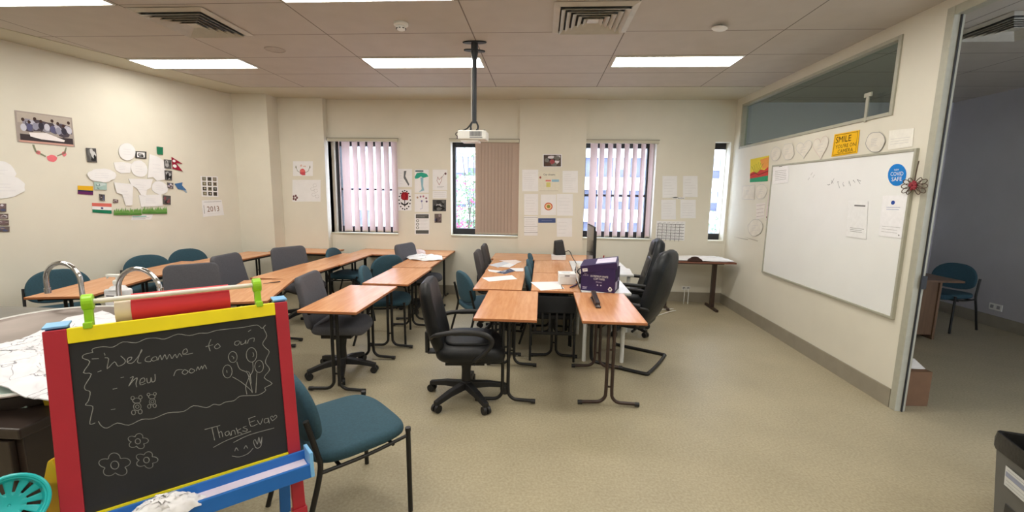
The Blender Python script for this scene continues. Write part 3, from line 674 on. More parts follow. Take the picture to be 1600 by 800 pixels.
# ------------------------------------------------------------------ papers on the walls
def text_mesh(s):
    cu = bpy.data.curves.new('t', 'FONT'); cu.body = s; cu.resolution_u = 2; cu.align_x = 'CENTER'; cu.space_line = .95
    ob = bpy.data.objects.new('t', cu); C.objects.link(ob); bpy.context.view_layer.update()
    me = bpy.data.meshes.new_from_object(ob.evaluated_get(bpy.context.evaluated_depsgraph_get()))
    vs = [v.co.xy[:] for v in me.vertices]; fs = [tuple(p.vertices) for p in me.polygons]
    bpy.data.objects.remove(ob); bpy.data.curves.remove(cu); bpy.data.meshes.remove(me)
    x0 = min(v[0] for v in vs); x1 = max(v[0] for v in vs); y0 = min(v[1] for v in vs); y1 = max(v[1] for v in vs)
    return [((x-x0)/(x1-x0), 1-(y-y0)/(y1-y0)) for x, y in vs], fs      # u right, v down
class Sheet:
    """flat thing on a plane; marks are given in (u right, v down) of its rectangle"""
    def __init__(s, corners, n, th=.0012, off=.002):
        s.c = [Vector(p)+n*off for p in corners]; s.n = n; s.th = th; s.k = 0; s.mb = MB()
    def P(s, u, v, h=0):
        a, b, c, d = s.c; p = a*(1-u)*(1-v)+b*u*(1-v)+c*u*v+d*(1-u)*v
        return p+s.n*h
    def poly(s, pts, m, h=None, raised=True):
        """solid piece with thickness from the wall side up to h"""
        h0 = 0 if h is None else 0
        hh = s.th if h is None else h
        n = len(pts); vs = [s.P(u, v, 0) for u, v in pts]+[s.P(u, v, hh) for u, v in pts]
        fs = [tuple(range(n, 2*n))]+[(i, (i+1) % n, n+(i+1) % n, n+i) for i in range(n)]
        s.mb.add(vs, fs, m); return s
    def mark(s, pts, m):
        s.k += 1; h = s.th+.0003+.00004*s.k
        s.mb.add([s.P(u, v, h) for u, v in pts], [tuple(range(len(pts)))], m); return s
    def rect(s, u0, v0, u1, v1, m): return s.mark([(u0, v0), (u1, v0), (u1, v1), (u0, v1)], m)
    def ell(s, cu, cv, ru, rv, m, n=16, a0=0): return s.mark([(cu+ru*math.cos(2*PI*k/n), cv+rv*math.sin(2*PI*k/n)) for k in range(n)], m)
    def line(s, pts, w_, m):
        s.k += 1; h = s.th+.0003+.00004*s.k
        Q = [s.P(u, v, h) for u, v in pts]
        for a, b in zip(Q, Q[1:]):
            d = b-a
            if d.length < 1e-6: continue
            t = d.normalized().cross(s.n)*w_/2; e = d.normalized()*w_*.3
            s.mb.add([a-t-e, b-t+e, b+t+e, a+t-e], [(0, 1, 2, 3)], m)
        return s
    def text(s, st, u0, v0, u1, v1, m):
        vs, fs = text_mesh(st); s.k += 1; h = s.th+.0004+.00004*s.k
        s.mb.add([s.P(u0+(u1-u0)*u, v0+(v1-v0)*v, h) for u, v in vs], fs, m); return s
    def lines(s, u0, v0, u1, v1, n, m, w_=.0016, ragged=.3, seed=1):
        rd = random.Random(seed)
        for i in range(n):
            v = v0+(v1-v0)*(i+.5)/n; s.line([(u0, v), (u1-(u1-u0)*ragged*rd.random(), v)], w_, m)
        return s
    def blobs(s, cols, n, seed, u0=0.03, v0=.03, u1=.97, v1=.97, size=.12):
        rd = random.Random(seed)
        for i in range(n):
            cu, cv = rd.uniform(u0+size*.5, u1-size*.5), rd.uniform(v0+size*.5, v1-size*.5); a, b = size*rd.uniform(.4, 1), size*rd.uniform(.5, 1.1)
            pts = [(min(u1, max(u0, cu+a*math.cos(2*PI*k/7)*rd.uniform(.6, 1.1))), min(v1, max(v0, cv+b*math.sin(2*PI*k/7)*rd.uniform(.6, 1.1)))) for k in range(7)]
            s.mark(pts, ink(rd.choice(cols)))
        return s
    def done(s, name, label, cat, group=None):
        o = s.mb.build(name)
        c = sum((Vector(v.co) for v in o.data.vertices), Vector())/len(o.data.vertices)
        for v in o.data.vertices: v.co = v.co-c
        o.location = c; tag(o, label, cat, group); return o
YAX = Vector((0, -1, 0)); XAX = Vector((-1, 0, 0))
PL = {'left': (LWC, LN), 'back': (Vector((0, YB, 0)), YAX), 'pillar': (Vector((0, 6.765, 0)), YAX), 'recess': (Vector((0, 6.70, 0)), YAX), 'right': (Vector((XR, 0, 0)), XAX)}
def sheet(pl, q, off=.002, th=.0012):
    P0, n = PL[pl]
    if len(q) == 4 and not isinstance(q[0], tuple): x0, y0, x1, y1 = q; q = [(x0, y0), (x1, y0), (x1, y1), (x0, y1)]
    return Sheet([hit(x, y, P0, n) for x, y in q], n, th, off)
FULL = [(0, 0), (1, 0), (1, 1), (0, 1)]
W_ = paper_m; gy = ink((150, 150, 152)); dk = ink((50, 48, 50)); lg = ink((196, 196, 198)); mg = ink((120, 118, 120))
def wob(n, amp, seed, cx=.5, cy=.5, rx=.5, ry=.5, scal=0):
    rd = random.Random(seed); return [(cx+rx*(1-amp*rd.random()-scal*abs(math.sin(n/4*PI*k/n*2)))*math.cos(2*PI*k/n), cy+ry*(1-amp*rd.random())*math.sin(2*PI*k/n)) for k in range(n)]
PH = [(60, 52, 56), (96, 84, 86), (150, 136, 138), (190, 180, 184), (84, 90, 120), (210, 205, 212), (120, 100, 104)]
BW = [(60, 60, 60), (110, 110, 110), (170, 170, 172), (40, 40, 42), (205, 205, 205)]

s = sheet('left', [(22, 172), (112, 184), (117, 230), (27, 222)]); s.poly(FULL, ink((168, 158, 152)))
s.rect(.03, .04, .97, .36, ink((186, 176, 166))).blobs([(110, 106, 120), (150, 146, 160), (80, 72, 80), (188, 186, 200), (96, 92, 110)], 34, 3, v0=.22, v1=.72, size=.16)
for i in range(9): s.ell(.12+.1*i, .26+.07*math.sin(i*2.1), .028, .055, ink((74, 56, 52), .8)); s.ell(.12+.1*i, .46+.05*math.cos(i), .05, .12, ink([(200, 200, 214), (96, 96, 130), (150, 150, 170), (60, 58, 70)][i % 4]))
s.rect(.05, .72, .97, .92, ink((66, 58, 62))).mark([(.2, .66), (.5, .62), (.82, .80), (.8, .86), (.4, .84), (.22, .78)], ink((238, 232, 234))).rect(.03, .92, .97, .98, ink((204, 160, 148)))
s.done('photo_poster', 'large group photo of people around a table, high on the left wall', 'photograph')
s = sheet('left', [(50, 226), (104, 230), (106, 256), (53, 252)])
s.poly(wob(14, .25, 5, .53, .75, .17, .24), ink((232, 120, 130))); s.poly(wob(9, .3, 6, .15, .45, .08, .15), ink((228, 130, 138))); s.poly(wob(9, .3, 8, .9, .42, .08, .17), ink((228, 130, 138)))
for p in ([(.0, .0), (.06, .0), (.10, .35), (.36, .62), (.34, .7), (.06, .42)], [(.97, .0), (1.0, .03), (.95, .38), (.70, .60), (.68, .55), (.90, .33)]): s.poly(p, ink((138, 142, 118)))
s.done('paper_garland', 'half ring of pink paper flowers and leaves under the group photo', 'paper decoration')
CG = 'white paper cut-outs on the left wall'
def cut(q, pts, lab, seed=1, n=3, m=None):
    s = sheet('left', q, off=.002+.0016*(seed % 5), th=.004); s.poly(pts, m or W_)
    s.lines(.28, .3, .75, .72, n, ink((214, 214, 220)), .003, .3, seed); return s.done('paper_cutout', lab, 'paper cut-out', CG)
cut([(-30, 250), (24, 251), (27, 292), (-28, 292)], wob(16, .10, 1, scal=.05), 'white paper cut-out touching the left edge of the picture, upper', 1)
cut([(-30, 272), (46, 276), (38, 310), (-30, 312)], wob(18, .14, 2), 'white paper cut-out touching the left edge of the picture, lower and wider', 2)
cut([(184, 222), (211, 224), (211, 252), (184, 250)], wob(20, .06, 3), 'round white paper cut-out on top of the wall cluster', 3)
cut([(133, 262), (182, 263), (181, 286), (133, 285)], wob(26, .16, 4), 'wide white cloud cut-out at the left of the wall cluster', 4)
cut([(177, 252), (205, 254), (204, 272), (178, 270)], [(0, .1), (.5, 0), (1, .1), (.95, .9), (.4, 1), (.1, .75)], 'small white speech-bubble cut-out below the round one', 5)
cut([(203, 248), (231, 252), (231, 279), (203, 276)], wob(14, .1, 6), 'white cut-out in the centre of the wall cluster, below the framed dark photo', 6)
cut([(230, 240), (257, 245), (258, 284), (230, 282)], [(.1, 0), (.6, .05), (1, .2), (1, .9), (.5, 1), (.3, .85), (0, .9)], 'tall white cut-out below the dark green card', 7)
cut([(200, 278), (238, 280), (238, 308), (200, 304)], [(0, .05), (1, .0), (.9, .5), (.75, .6), (.7, 1), (.5, .95), (.35, .6), (.1, .4)], 'jagged white map-shaped cut-out in the lower cluster', 8)
cut([(177, 285), (207, 286), (207, 322), (184, 321)], [(0, 0), (1, .05), (.95, .95), (.5, 1), (.35, .5), (.05, .45)], 'white mitten-shaped cut-out left of the map shape', 9)
cut([(235, 281), (262, 284), (264, 306), (235, 303)], wob(12, .12, 10), 'white cut-out left of the small blue ribbon', 10)
cut([(216, 303), (255, 304), (254, 324), (216, 323)], [(0, .1), (.9, 0), (1, .9), (.1, 1)], 'white sheet just above the paper grass', 11, 5)
def photo(pl, q, lab, cols=BW, seed=1, n=10, bgc=(90, 88, 88), name='photo', cat='photograph', group='small photos on the left wall', size=.3, border=0):
    s = sheet(pl, q, off=.0085 if pl == 'left' else .002); s.poly(FULL, W_ if border else ink(bgc))
    if border: s.rect(border, border, 1-border, 1-border, ink(bgc))
    s.blobs(cols, n, seed, size=size, u0=.04+border, v0=.04+border, u1=.96-border, v1=.96-border); return s.done(name, lab, cat, group)
photo('left', [(133, 231), (149, 232), (151, 254), (136, 253)], 'grey photo standing apart, below right of the group photo', seed=2)
s = sheet('left', [(210, 236), (228, 237), (228, 248), (211, 247)], off=.0085); s.poly(FULL, dk).rect(.15, .15, .85, .85, W_).blobs(BW, 6, 9, .2, .2, .8, .8, .3); s.done('photo', 'dark-framed small photo right of the round cut-out', 'photograph', 'small photos on the left wall')
s = sheet('left', [(244, 229), (254, 230), (254, 242), (245, 241)], off=.0085); s.poly(FULL, ink((36, 116, 84))); s.done('paper_card', 'small dark green card at the top of the wall cluster', 'card')
photo('left', [(255, 249), (267, 250), (267, 264), (256, 263)], 'small grey photo touching the double-pointed crimson flag', seed=4)
s = sheet('left', [(267, 245), (286, 247), (285, 269), (268, 265)], off=.009); cr_ = ink((150, 30, 56))
s.poly([(0, 0), (.95, .42), (.38, .44), (1, .95), (.05, .92)], cr_); s.ell(.2, .3, .13, .1, W_, 10); s.ell(.25, .68, .17, .13, W_, 10); s.done('paper_flag', 'crimson double-pointed paper flag with white moon and sun', 'flag')
photo('left', [(256, 266), (268, 267), (268, 282), (257, 281)], 'black and white photo under the crimson flag', seed=5)
photo('left', [(260, 285), (270, 286), (270, 295), (261, 294)], 'tiny pinkish photo left of the blue ribbon', PH, 6)
s = sheet('left', [(272, 285), (293, 285), (293, 302), (274, 299)], off=.006); s.poly([(0, .15), (.6, 0), (.55, .3), (.9, .75), (.55, .75), (.2, .7)], ink((70, 112, 160))); s.poly([(.6, .5), (.95, .9), (.85, 1), (.6, .7)], ink((150, 172, 190))); s.done('paper_ribbon', 'small blue paper ribbon right of the wall cluster', 'ribbon')
photo('left', [(254, 305), (266, 306), (266, 320), (254, 319)], 'dark red and grey photo at the lower right of the cluster', [(60, 50, 50), (130, 80, 84), (160, 130, 130), (90, 90, 92)], 7)
photo('left', [(146, 284), (166, 286), (166, 297), (147, 296)], 'pale green photo of a bird under the wide cloud', [(160, 190, 186), (110, 140, 140), (200, 214, 212)], 8, bgc=(170, 196, 190))
s = sheet('left', [(121, 290), (145, 291), (145, 305), (121, 303)], off=.004); s.poly(FULL, ink((226, 176, 40))); s.rect(0, .5, 1, .66, ink((40, 44, 84))).rect(0, .66, 1, 1, ink((100, 44, 96))); s.done('paper_flag', 'striped flag, yellow above dark blue and purple', 'flag')
photo('left', [(154, 303), (163, 304), (163, 314), (155, 313)], 'tiny photo just above the red, white and green flag', PH, 9)
photo('left', [(176, 311), (184, 312), (184, 317), (176, 317)], 'tiny brown photo above the left end of the paper grass', PH, 10, bgc=(110, 90, 80))
s = sheet('left', [(143, 317), (174, 318), (174, 334), (144, 332)], off=.004); s.poly(FULL, W_); s.rect(0, 0, 1, .34, ink((214, 110, 100))).rect(0, .67, 1, 1, ink((30, 120, 88))).ell(.5, .5, .07, .1, ink((60, 60, 110)), 10); s.done('paper_flag', 'red, white and green striped flag with a small wheel', 'flag')
def grass(q, lab, seed):
    rd = random.Random(seed); s = sheet('left', q, off=.0125); top = []
    for i in range(33): top.append((i/32, .35*rd.random() if i % 2 else .35+.3*rd.random()))
    s.poly([(0, 1)]+top+[(1, 1)], ink((112, 158, 84)))
    s.mark([(0, 1), (0, .78), (.3, .7), (.6, .8), (1, .72), (1, 1)], ink((82, 132, 60))); return s.done('paper_grass', lab, 'paper decoration', 'strips of green paper grass')
grass([(177, 324), (220, 324), (220, 336), (177, 336)], 'left strip of green paper grass under the wall cluster', 1)
grass([(221, 322), (260, 322), (260, 334), (221, 334)], 'right strip of green paper grass under the wall cluster', 2)
s = sheet('left', [(206, 336), (239, 335), (236, 343), (205, 344)]); s.poly(FULL, W_); s.rect(.03, .25, .7, .45, ink((150, 196, 190))).lines(.05, .5, .9, .9, 2, mg, .003); s.done('paper_label', 'small printed label right below the paper grass', 'label')
for (q, lab, sd) in (((-14, 318, 9, 331), 'upper photo of the strip at the left picture edge', 1), ((-14, 334, 12, 342), 'middle photo of the strip at the left picture edge', 2), ((-14, 344, 13, 352), 'dim patterned photo of the strip at the left picture edge', 3), ((-14, 354, 14, 362), 'lowest photo of the strip at the left picture edge', 4)):
    photo('left', q, lab, PH, sd, bgc=(110, 96, 92))
s = sheet('left', [(313, 275), (340, 276), (341, 308), (315, 307)]); s.poly(FULL, W_)
rd = random.Random(4)
for i in range(4):
    for j in range(3): s.rect(.08+.31*j, .04+.24*i, .30+.31*j, .22+.24*i, ink(rd.choice([(80, 74, 66), (120, 116, 96), (60, 58, 56), (140, 126, 110)]))); s.ell(.2+.31*j, .12+.24*i, .06, .05, ink(rd.choice([(180, 170, 150), (150, 150, 140), (60, 60, 60)])), 8)
s.done('photo_sheet', 'sheet with a grid of twelve tiny photos near the room corner', 'photo sheet')
s = sheet('left', [(315, 313), (346, 312), (350, 336), (317, 339)]); s.poly(FULL, W_); s.text('2013', .22, .38, .80, .72, ink((120, 84, 60))).lines(.1, .06, .95, .16, 1, mg, .004, 0); s.line([(.08, .3), (.08, .8)], .006, mg).lines(.2, .78, .8, .9, 1, lg, .002); s.done('decorated_sheet', 'paper with large letters 2013 under the photo grid sheet', 'poster')

s = sheet('recess', (458, 252, 489, 275)); s.poly(FULL, W_); s.blobs([(222, 110, 110), (200, 80, 90)], 6, 2, .35, .5, .62, .95, .2)
for sx in (-1, 1): s.line([(.5+.1*sx, .8), (.5+.28*sx, .65), (.5+.36*sx, .3)], .006, ink((110, 110, 100))); s.ell(.5+.35*sx, .4, .03, .09, ink((140, 140, 120)), 8)
s.blobs([(220, 190, 180)], 4, 4, .3, .2, .7, .5, .08); s.done('drawing', 'small drawing of a pink flower wreath in the recess', 'drawing')
s = sheet('recess', (457, 281, 501, 315)); s.poly(FULL, W_)
for k in range(5): s.ell(.10+.05*math.cos(k*1.26)*1.3, .82+.09*math.sin(k*1.26), .035, .06, ink((110, 70, 74)), 8)
for a, b in ((.8, .25), (.72, .42), (.84, .5), (.76, .68), (.88, .76)): s.line([(a+.07*math.cos(t*.7), b+.07*math.sin(t*.7)) for t in range(9)], .004, lg)
s.done('drawing', 'larger sheet with purple flowers at its lower left, in the recess', 'drawing')

s = sheet('back', (622, 264, 644, 292)); s.poly(FULL, W_); s.mark([(.42, .12), (.6, .1), (.52, .4), (.8, .85), (.75, .95), (.4, .5)], ink((110, 112, 116))).lines(.1, .15, .35, .9, 5, lg, .003); s.done('drawing', 'drawing of a grey feather right of the leftmost window', 'drawing')
s = sheet('back', (648, 265, 670, 301)); s.poly(FULL, W_); s.rect(.05, .03, .62, .10, ink((96, 120, 128))).mark([(.0, .32), (.15, .15), (.5, .12), (.85, .18), (.98, .30), (.6, .36), (.45, .30), (.25, .38), (.05, .40)], ink((56, 166, 142))).mark([(.40, .34), (.62, .34), (.6, .7), (.68, .9), (.3, .98), (.5, .85), (.45, .6)], ink((150, 190, 206))); s.done('drawing', 'drawing of a tree with green crown and blue trunk', 'drawing')
s = sheet('back', (676, 265, 699, 297)); s.poly(FULL, W_); s.line([(.35, .35), (.3, .55), (.45, .75), (.6, .55), (.62, .35), (.45, .5), (.35, .35)], .006, ink((170, 120, 120))).line([(.62, .4), (.85, .15)], .006, gy).ell(.88, .2, .07, .06, ink((120, 90, 96)), 8).lines(.3, .8, .8, .92, 2, gy, .003); s.done('drawing', 'sketch of a heart with a rose, top right of its group', 'drawing')
s = sheet('back', (622, 296, 643, 329)); s.poly(FULL, W_)
for k in range(16): s.ell(.5+.42*math.cos(k*PI/8), .5+.44*math.sin(k*PI/8), .06, .035, dk, 7)
s.blobs([(166, 40, 48), (140, 28, 40)], 8, 3, .22, .12, .78, .5, .28).line([(.5, .5), (.5, .82)], .012, dk).mark([(.2, .58), (.48, .7), (.5, .78), (.25, .7)], dk).mark([(.8, .58), (.52, .7), (.5, .78), (.75, .7)], dk); s.done('drawing', 'red rose in a ring of black dots on white paper', 'drawing')
s = sheet('back', (648, 303, 670, 331)); s.poly(FULL, W_)
for a, b, c in ((.2, .2, (180, 150, 130)), (.42, .15, (150, 120, 150)), (.62, .14, (190, 120, 140)), (.82, .24, (150, 110, 120)), (.85, .42, (110, 90, 120)), (.5, .40, (130, 130, 170))): s.ell(a, b, .07, .06, ink(c), 8)
s.line([(.5, .45), (.55, .8), (.4, .85)], .005, ink((130, 150, 190))); s.done('drawing', 'white sheet with small scattered violet flowers', 'drawing')
s = sheet('back', (676, 298, 698, 310)); s.poly(FULL, W_); s.lines(.1, .1, .95, .9, 3, gy, .002, .1); s.done('text_sheet', 'small printed note above the black and white portrait photo', 'notice')
photo('back', (676, 312, 697, 330), 'black and white photo of a pale head among dark leaves', BW, 12, 14, (80, 80, 82), group=None, size=.25).__setitem__('category', 'photograph')
photo('back', (679, 334, 690, 348), 'tiny brownish photo lowest of its group, left of the middle window', PH, 13, 8, (110, 100, 96), group=None, size=.3)
s = sheet('back', (648, 334, 671, 366)); s.poly(FULL, W_); s.rect(.08, .03, .95, .22, ink((78, 80, 80))).rect(.08, .80, .95, .97, ink((88, 92, 90))).lines(.12, .08, .9, .18, 2, lg, .003)
for k in range(3): s.ell(.2, .34+.17*k, .11, .07, ink((110, 116, 112)), 10); s.ell(.2, .34+.17*k, .06, .04, W_, 8); s.lines(.38, .3+.17*k, .9, .38+.17*k, 2, lg, .002)
s.done('notice', 'notice with dark header and three round icons, between the left windows', 'notice')

photo('pillar', (848, 241, 878, 261), 'colour photo of people outdoors, topmost on the pillar', [(60, 56, 60), (160, 80, 84), (220, 215, 220), (90, 70, 62), (120, 120, 116)], 15, 16, (84, 74, 72), group=None, size=.22, border=.05)
PG = 'writing sheets pinned to the pillar'
def wsheet(pl, q, lab, seed, n=8, group=PG, mk=lg, w_=.0022):
    s = sheet(pl, q); s.poly(FULL, W_); s.lines(.12, .12, .88, .9, n, mk, w_, .45, seed); return s.done('writing_sheet', lab, 'paper', group)
wsheet('pillar', (816, 265, 841, 299), 'faintly written sheet at the upper left of the pillar', 1)
s = sheet('pillar', (841, 268, 874, 299)); s.poly(FULL, ink((226, 222, 206))); s.text('Our dreams', .25, .1, .8, .2, dk).rect(.35, .42, .6, .5, ink((222, 140, 130))).rect(.64, .4, .98, .52, ink((150, 190, 212))).rect(.38, .55, .58, .78, ink((214, 208, 130))).ell(.1, .3, .05, .06, ink((170, 100, 90)), 8).line([(.05, .97), (.95, .97)], .003, mg); s.done('poster', 'cream poster with pink, blue and yellow notes on the pillar', 'poster')
wsheet('pillar', (879, 267, 903, 301), 'faintly written sheet at the upper right of the pillar', 2)
wsheet('pillar', (819, 303, 841, 336), 'faintly written sheet left of the round target drawing', 3, 6)
s = sheet('pillar', (845, 304, 869, 336)); s.poly(FULL, W_); s.ell(.5, .58, .27, .19, ink((204, 96, 66)), 24); s.ell(.5, .58, .20, .14, ink((236, 214, 170)), 24); s.ell(.5, .58, .13, .09, ink((206, 130, 70)), 20); s.ell(.5, .58, .09, .065, ink((130, 150, 80)), 16); s.done('drawing', 'white sheet with an orange and green round target', 'drawing')
wsheet('pillar', (870, 303, 895, 337), 'faintly written sheet right of the round target drawing', 4, 5)
s = sheet('pillar', (819, 338, 840, 368)); s.poly(FULL, W_); s.line([(.0, .06), (1, .05)], .006, mg).line([(0, .52), (1, .52)], .004, mg).line([(0, .85), (1, .84)], .006, mg).lines(.1, .12, .9, .8, 6, gy, .002, .3, 3); s.done('notice', 'lined notice at the lower left of the pillar', 'notice')
s = sheet('pillar', (841, 341, 868, 348)); s.poly(FULL, ink((74, 90, 136))); s.lines(.2, .2, .8, .8, 1, ink((150, 160, 190)), .003, 0); s.done('banner', 'small dark blue strip on the pillar under the target drawing', 'banner')
wsheet('pillar', (870, 341, 894, 370), 'faintly written sheet lowest on the pillar, right of the blue strip', 5, 4)
NG = 'writing sheets between the two right windows'
for q, lab, sd in (((1035, 275, 1058, 309), 'upper left sheet of the four between the right windows', 1), ((1067, 275, 1090, 308), 'upper right sheet of the four between the right windows', 2), ((1033, 312, 1056, 343), 'lower left sheet of the four between the right windows', 3), ((1063, 312, 1087, 341), 'lower right sheet of the four between the right windows', 4)):
    wsheet('back', q, lab, sd, 6, NG)
s = sheet('back', (1051, 308, 1070, 311)); s.poly(FULL, W_); s.text('Our families', .05, .1, .95, .9, dk); s.done('paper_label', 'thin caption strip between the four sheets', 'label')
s = sheet('back', [(1026, 345), (1071, 346), (1069, 376), (1024, 374)]); s.poly(FULL, W_)
for i in range(6):
    s.line([(.04, .16+.155*i), (.96, .16+.155*i)], .006, dk)
    for j in range(6): s.line([(.06+.15*j, .17+.15*i), (.06+.15*j, .29+.15*i)], .006, dk); s.line([(.07+.15*j, .10+.155*i), (.17+.15*j, .07+.155*i)], .003, mg)
s.done('calendar', 'handwritten calendar grid behind the tall black chair', 'calendar')

# right wall: papers around the whiteboard
s = sheet('right', [(1173, 249), (1202, 243), (1200, 283), (1172, 285)]); s.poly(FULL, ink((228, 210, 72)))
s.mark([(0, .62), (.2, .55), (.4, .62), (.6, .5), (.8, .55), (1, .42), (1, .8), (0, .88)], ink((206, 70, 66))); s.mark([(0, .84), (1, .78), (1, 1), (0, 1)], ink((58, 160, 116)))
s.mark([(.55, .1), (1, .05), (1, .45), (.7, .5)], ink((232, 160, 80)))
for k in range(6): s.line([(.3+.03*k, .62), (.08+.13*k, .2+.04*abs(k-3))], .007, ink((120, 140, 50)))
s.line([(0, .7), (.3, .62), (.5, .72), (1, .6)], .01, ink((120, 60, 50))); s.done('painting', 'yellow, red and green painting left of the whiteboard', 'painting')
def outline(pl, q, pts, lab, name='paper_shape', seed=1, m2=gy, w_=.004, n=3):
    s = sheet(pl, q, off=.003+.001*(seed % 3), th=.002); s.poly(pts, mat('shape_paper', (226, 221, 210), .8)); s.line(pts+[pts[0]], w_, m2); s.lines(.3, .3, .7, .7, n, lg, .003, .4, seed); return s.done(name, lab, 'paper cut-out', 'pale paper shapes around the whiteboard')
heart = [(.5+.5*(16*math.sin(t)**3)/16, .45-.5*(13*math.cos(t)-5*math.cos(2*t)-2*math.cos(3*t)-math.cos(4*t))/16) for t in [2*PI*k/24 for k in range(24)]]
outline('right', [(1204, 232), (1221, 227), (1221, 250), (1205, 253)], wob(16, .08, 21), 'pale round paper shape, leftmost above the whiteboard', seed=1, m2=lg)
outline('right', [(1220, 225), (1245, 220), (1243, 250), (1222, 252)], wob(12, .25, 22), 'pale ragged paper shape, second above the whiteboard', seed=2, m2=lg)
outline('right', [(1244, 223), (1270, 215), (1268, 247), (1246, 250)], heart, 'pale paper heart next to the ragged shape', seed=3, m2=lg)
outline('right', [(1271, 216), (1296, 207), (1294, 250), (1273, 252)], heart, 'pale paper heart nearest the yellow sign', seed=4, m2=ink((206, 186, 180)))
s = sheet('right', [(1305, 210), (1344, 203), (1340, 239), (1300, 245)], th=.004); ye = ink((242, 190, 36)); s.poly(FULL, ye); s.line([(.05, .06), (.95, .06), (.95, .94), (.05, .94), (.05, .06)], .006, ink((150, 110, 20)))
bk = ink((40, 32, 20)); s.text('SMILE', .10, .14, .72, .42, bk).text("YOU'RE ON", .12, .50, .92, .67, bk).text('CAMERA', .24, .73, .84, .90, bk); s.done('sign', 'yellow sign reading SMILE YOU\'RE ON CAMERA', 'sign')
outline('right', [(1353, 208), (1386, 203), (1384, 238), (1354, 240)], wob(22, .12, 25), 'scalloped round paper between the yellow sign and the plain sheet', seed=5, m2=gy, w_=.005, n=5)
s = sheet('right', [(1390, 204), (1429, 200), (1426, 229), (1388, 234)]); s.poly(FULL, ink((240, 238, 230))); s.lines(.1, .4, .9, .8, 3, lg, .002, .1); s.done('plain_sheet', 'plain white sheet above the right corner of the whiteboard', 'paper')
outline('right', [(1160, 291), (1180, 289), (1179, 312), (1160, 311)], FULL, 'pale written paper below the painting, left one', 'paper_note', 6, lg, n=4)
outline('right', [(1180, 289), (1200, 286), (1199, 310), (1181, 313)], wob(16, .1, 28), 'pale cloud-shaped paper below the painting, right one', seed=7, m2=lg)
s = sheet('right', [(1182, 318), (1197, 315), (1195, 341), (1182, 343)]); s.poly([(0, 0), (1, .05), (.9, .5), (1, .95), (0, 1)], ink((232, 226, 220))); s.lines(.05, .05, .95, .95, 4, ink((150, 120, 124)), .003, .2); s.done('paper_note', 'pale note with thin red lines left of the whiteboard', 'note')
s = sheet('right', [(1199, 304), (1209, 302), (1209, 344), (1199, 345)], off=.012); s.poly([(.4, 0), (1, .7), (1, 1), (0, 1), (0, .7)], ink((226, 208, 212))); s.blobs([(170, 130, 140)], 5, 2, .2, .35, .8, .7, .3).rect(0, .84, .95, .9, ink((120, 60, 70))); s.done('paper_pennant', 'narrow pinkish pointed paper hanging at the whiteboard edge', 'pennant')
outline('right', [(1168, 344), (1195, 340), (1193, 369), (1169, 371)], wob(16, .15, 29), 'crumpled-looking pale paper shape left of the whiteboard', seed=8, m2=gy)
s = sheet('right', [(1147, 370), (1186, 368), (1185, 378), (1147, 380)]); s.poly([(0, .0), (.3, .25), (.62, .5), (.6, .62), (.3, .35)], ink((180, 174, 160))); s.poly([(.45, .1), (.7, .4), (1, .8), (.97, .95), (.68, .5)], ink((190, 184, 170))); s.done('paper_strip', 'thin curled paper strips low left of the whiteboard', 'paper')

# whiteboard
P0, n_ = PL['right']
q = [hit(x, y, P0, n_) for x, y in ((1206, 257), (1440, 235), (1397, 496), (1192, 422))]
ya, yb, za, zb = 3.535, 5.61, .70, 2.02
r = empty('whiteboard', (XR, (ya+yb)/2, (za+zb)/2)); tag(r, 'large whiteboard in a silver frame on the right wall', 'whiteboard')
hy, hz = (yb-ya)/2, (zb-za)/2
wb = mat('whiteboard_enamel', (240, 242, 242), .12, 0, .01, 4)
b = MB(); b.b2(-.018, -.001, -hy+.012, hy-.012, -hz+.012, hz-.012, wb); b.build('board', r)
b = MB(); b.b2(-.026, -.0005, -hy, -hy+.02, -hz, hz, alu_m); b.b2(-.026, -.0005, hy-.02, hy, -hz, hz, alu_m); b.b2(-.026, -.0005, -hy+.02, hy-.02, -hz, -hz+.02, alu_m); b.b2(-.026, -.0005, -hy+.02, hy-.02, hz-.02, hz, alu_m); b.build('frame', r, bevel=.003)
sh = Sheet([Vector((-.0178, hy-.02, hz-.02)), Vector((-.0178, -hy+.02, hz-.02)), Vector((-.0178, -hy+.02, -hz+.02)), Vector((-.0178, hy-.02, -hz+.02))], XAX, .0, .0002)
rd = random.Random(11)
for cu, cv in ((.53, .18), (.56, .16), (.60, .185), (.64, .18), (.67, .17), (.70, .175), (.73, .165)):
    sh.line([(cu+rd.uniform(-.012, .012), cv+rd.uniform(-.025, .025)) for k in range(4)], .004, ink((130, 134, 138)))
for cu, cv in ((.38, .10), (.40, .12), (.36, .14)): sh.line([(cu, cv), (cu+.012, cv-.02)], .004, gy)
o = sh.mb.build('marker_writing', r)
PLW = (Vector((XR-.018, 0, 0)), XAX); PL['board'] = PLW; PL['wbframe'] = (Vector((XR-.026, 0, 0)), XAX)
s = sheet('board', [(1208, 258), (1233, 256), (1232, 285), (1208, 288)]); s.poly(FULL, ink((244, 243, 246))); s.rect(.4, .1, .6, .13, mg).lines(.15, .28, .88, .85, 6, mg, .003, .05); s.done('notice', 'printed notice at the upper left corner of the whiteboard', 'notice')
s = sheet('board', [(1388, 257), (1417, 255), (1416, 290), (1388, 291)], th=.0015); bl = ink((34, 130, 216)); s.poly([(.5+.5*math.cos(2*PI*k/32), .5+.5*math.sin(2*PI*k/32)) for k in range(32)], bl); s.text('NSW', .36, .23, .62, .31, W_).text('COVID', .16, .36, .86, .54, W_).text('SAFE', .22, .60, .78, .78, W_); s.done('round_sticker', 'round blue sticker reading COVID SAFE on the whiteboard', 'sticker')
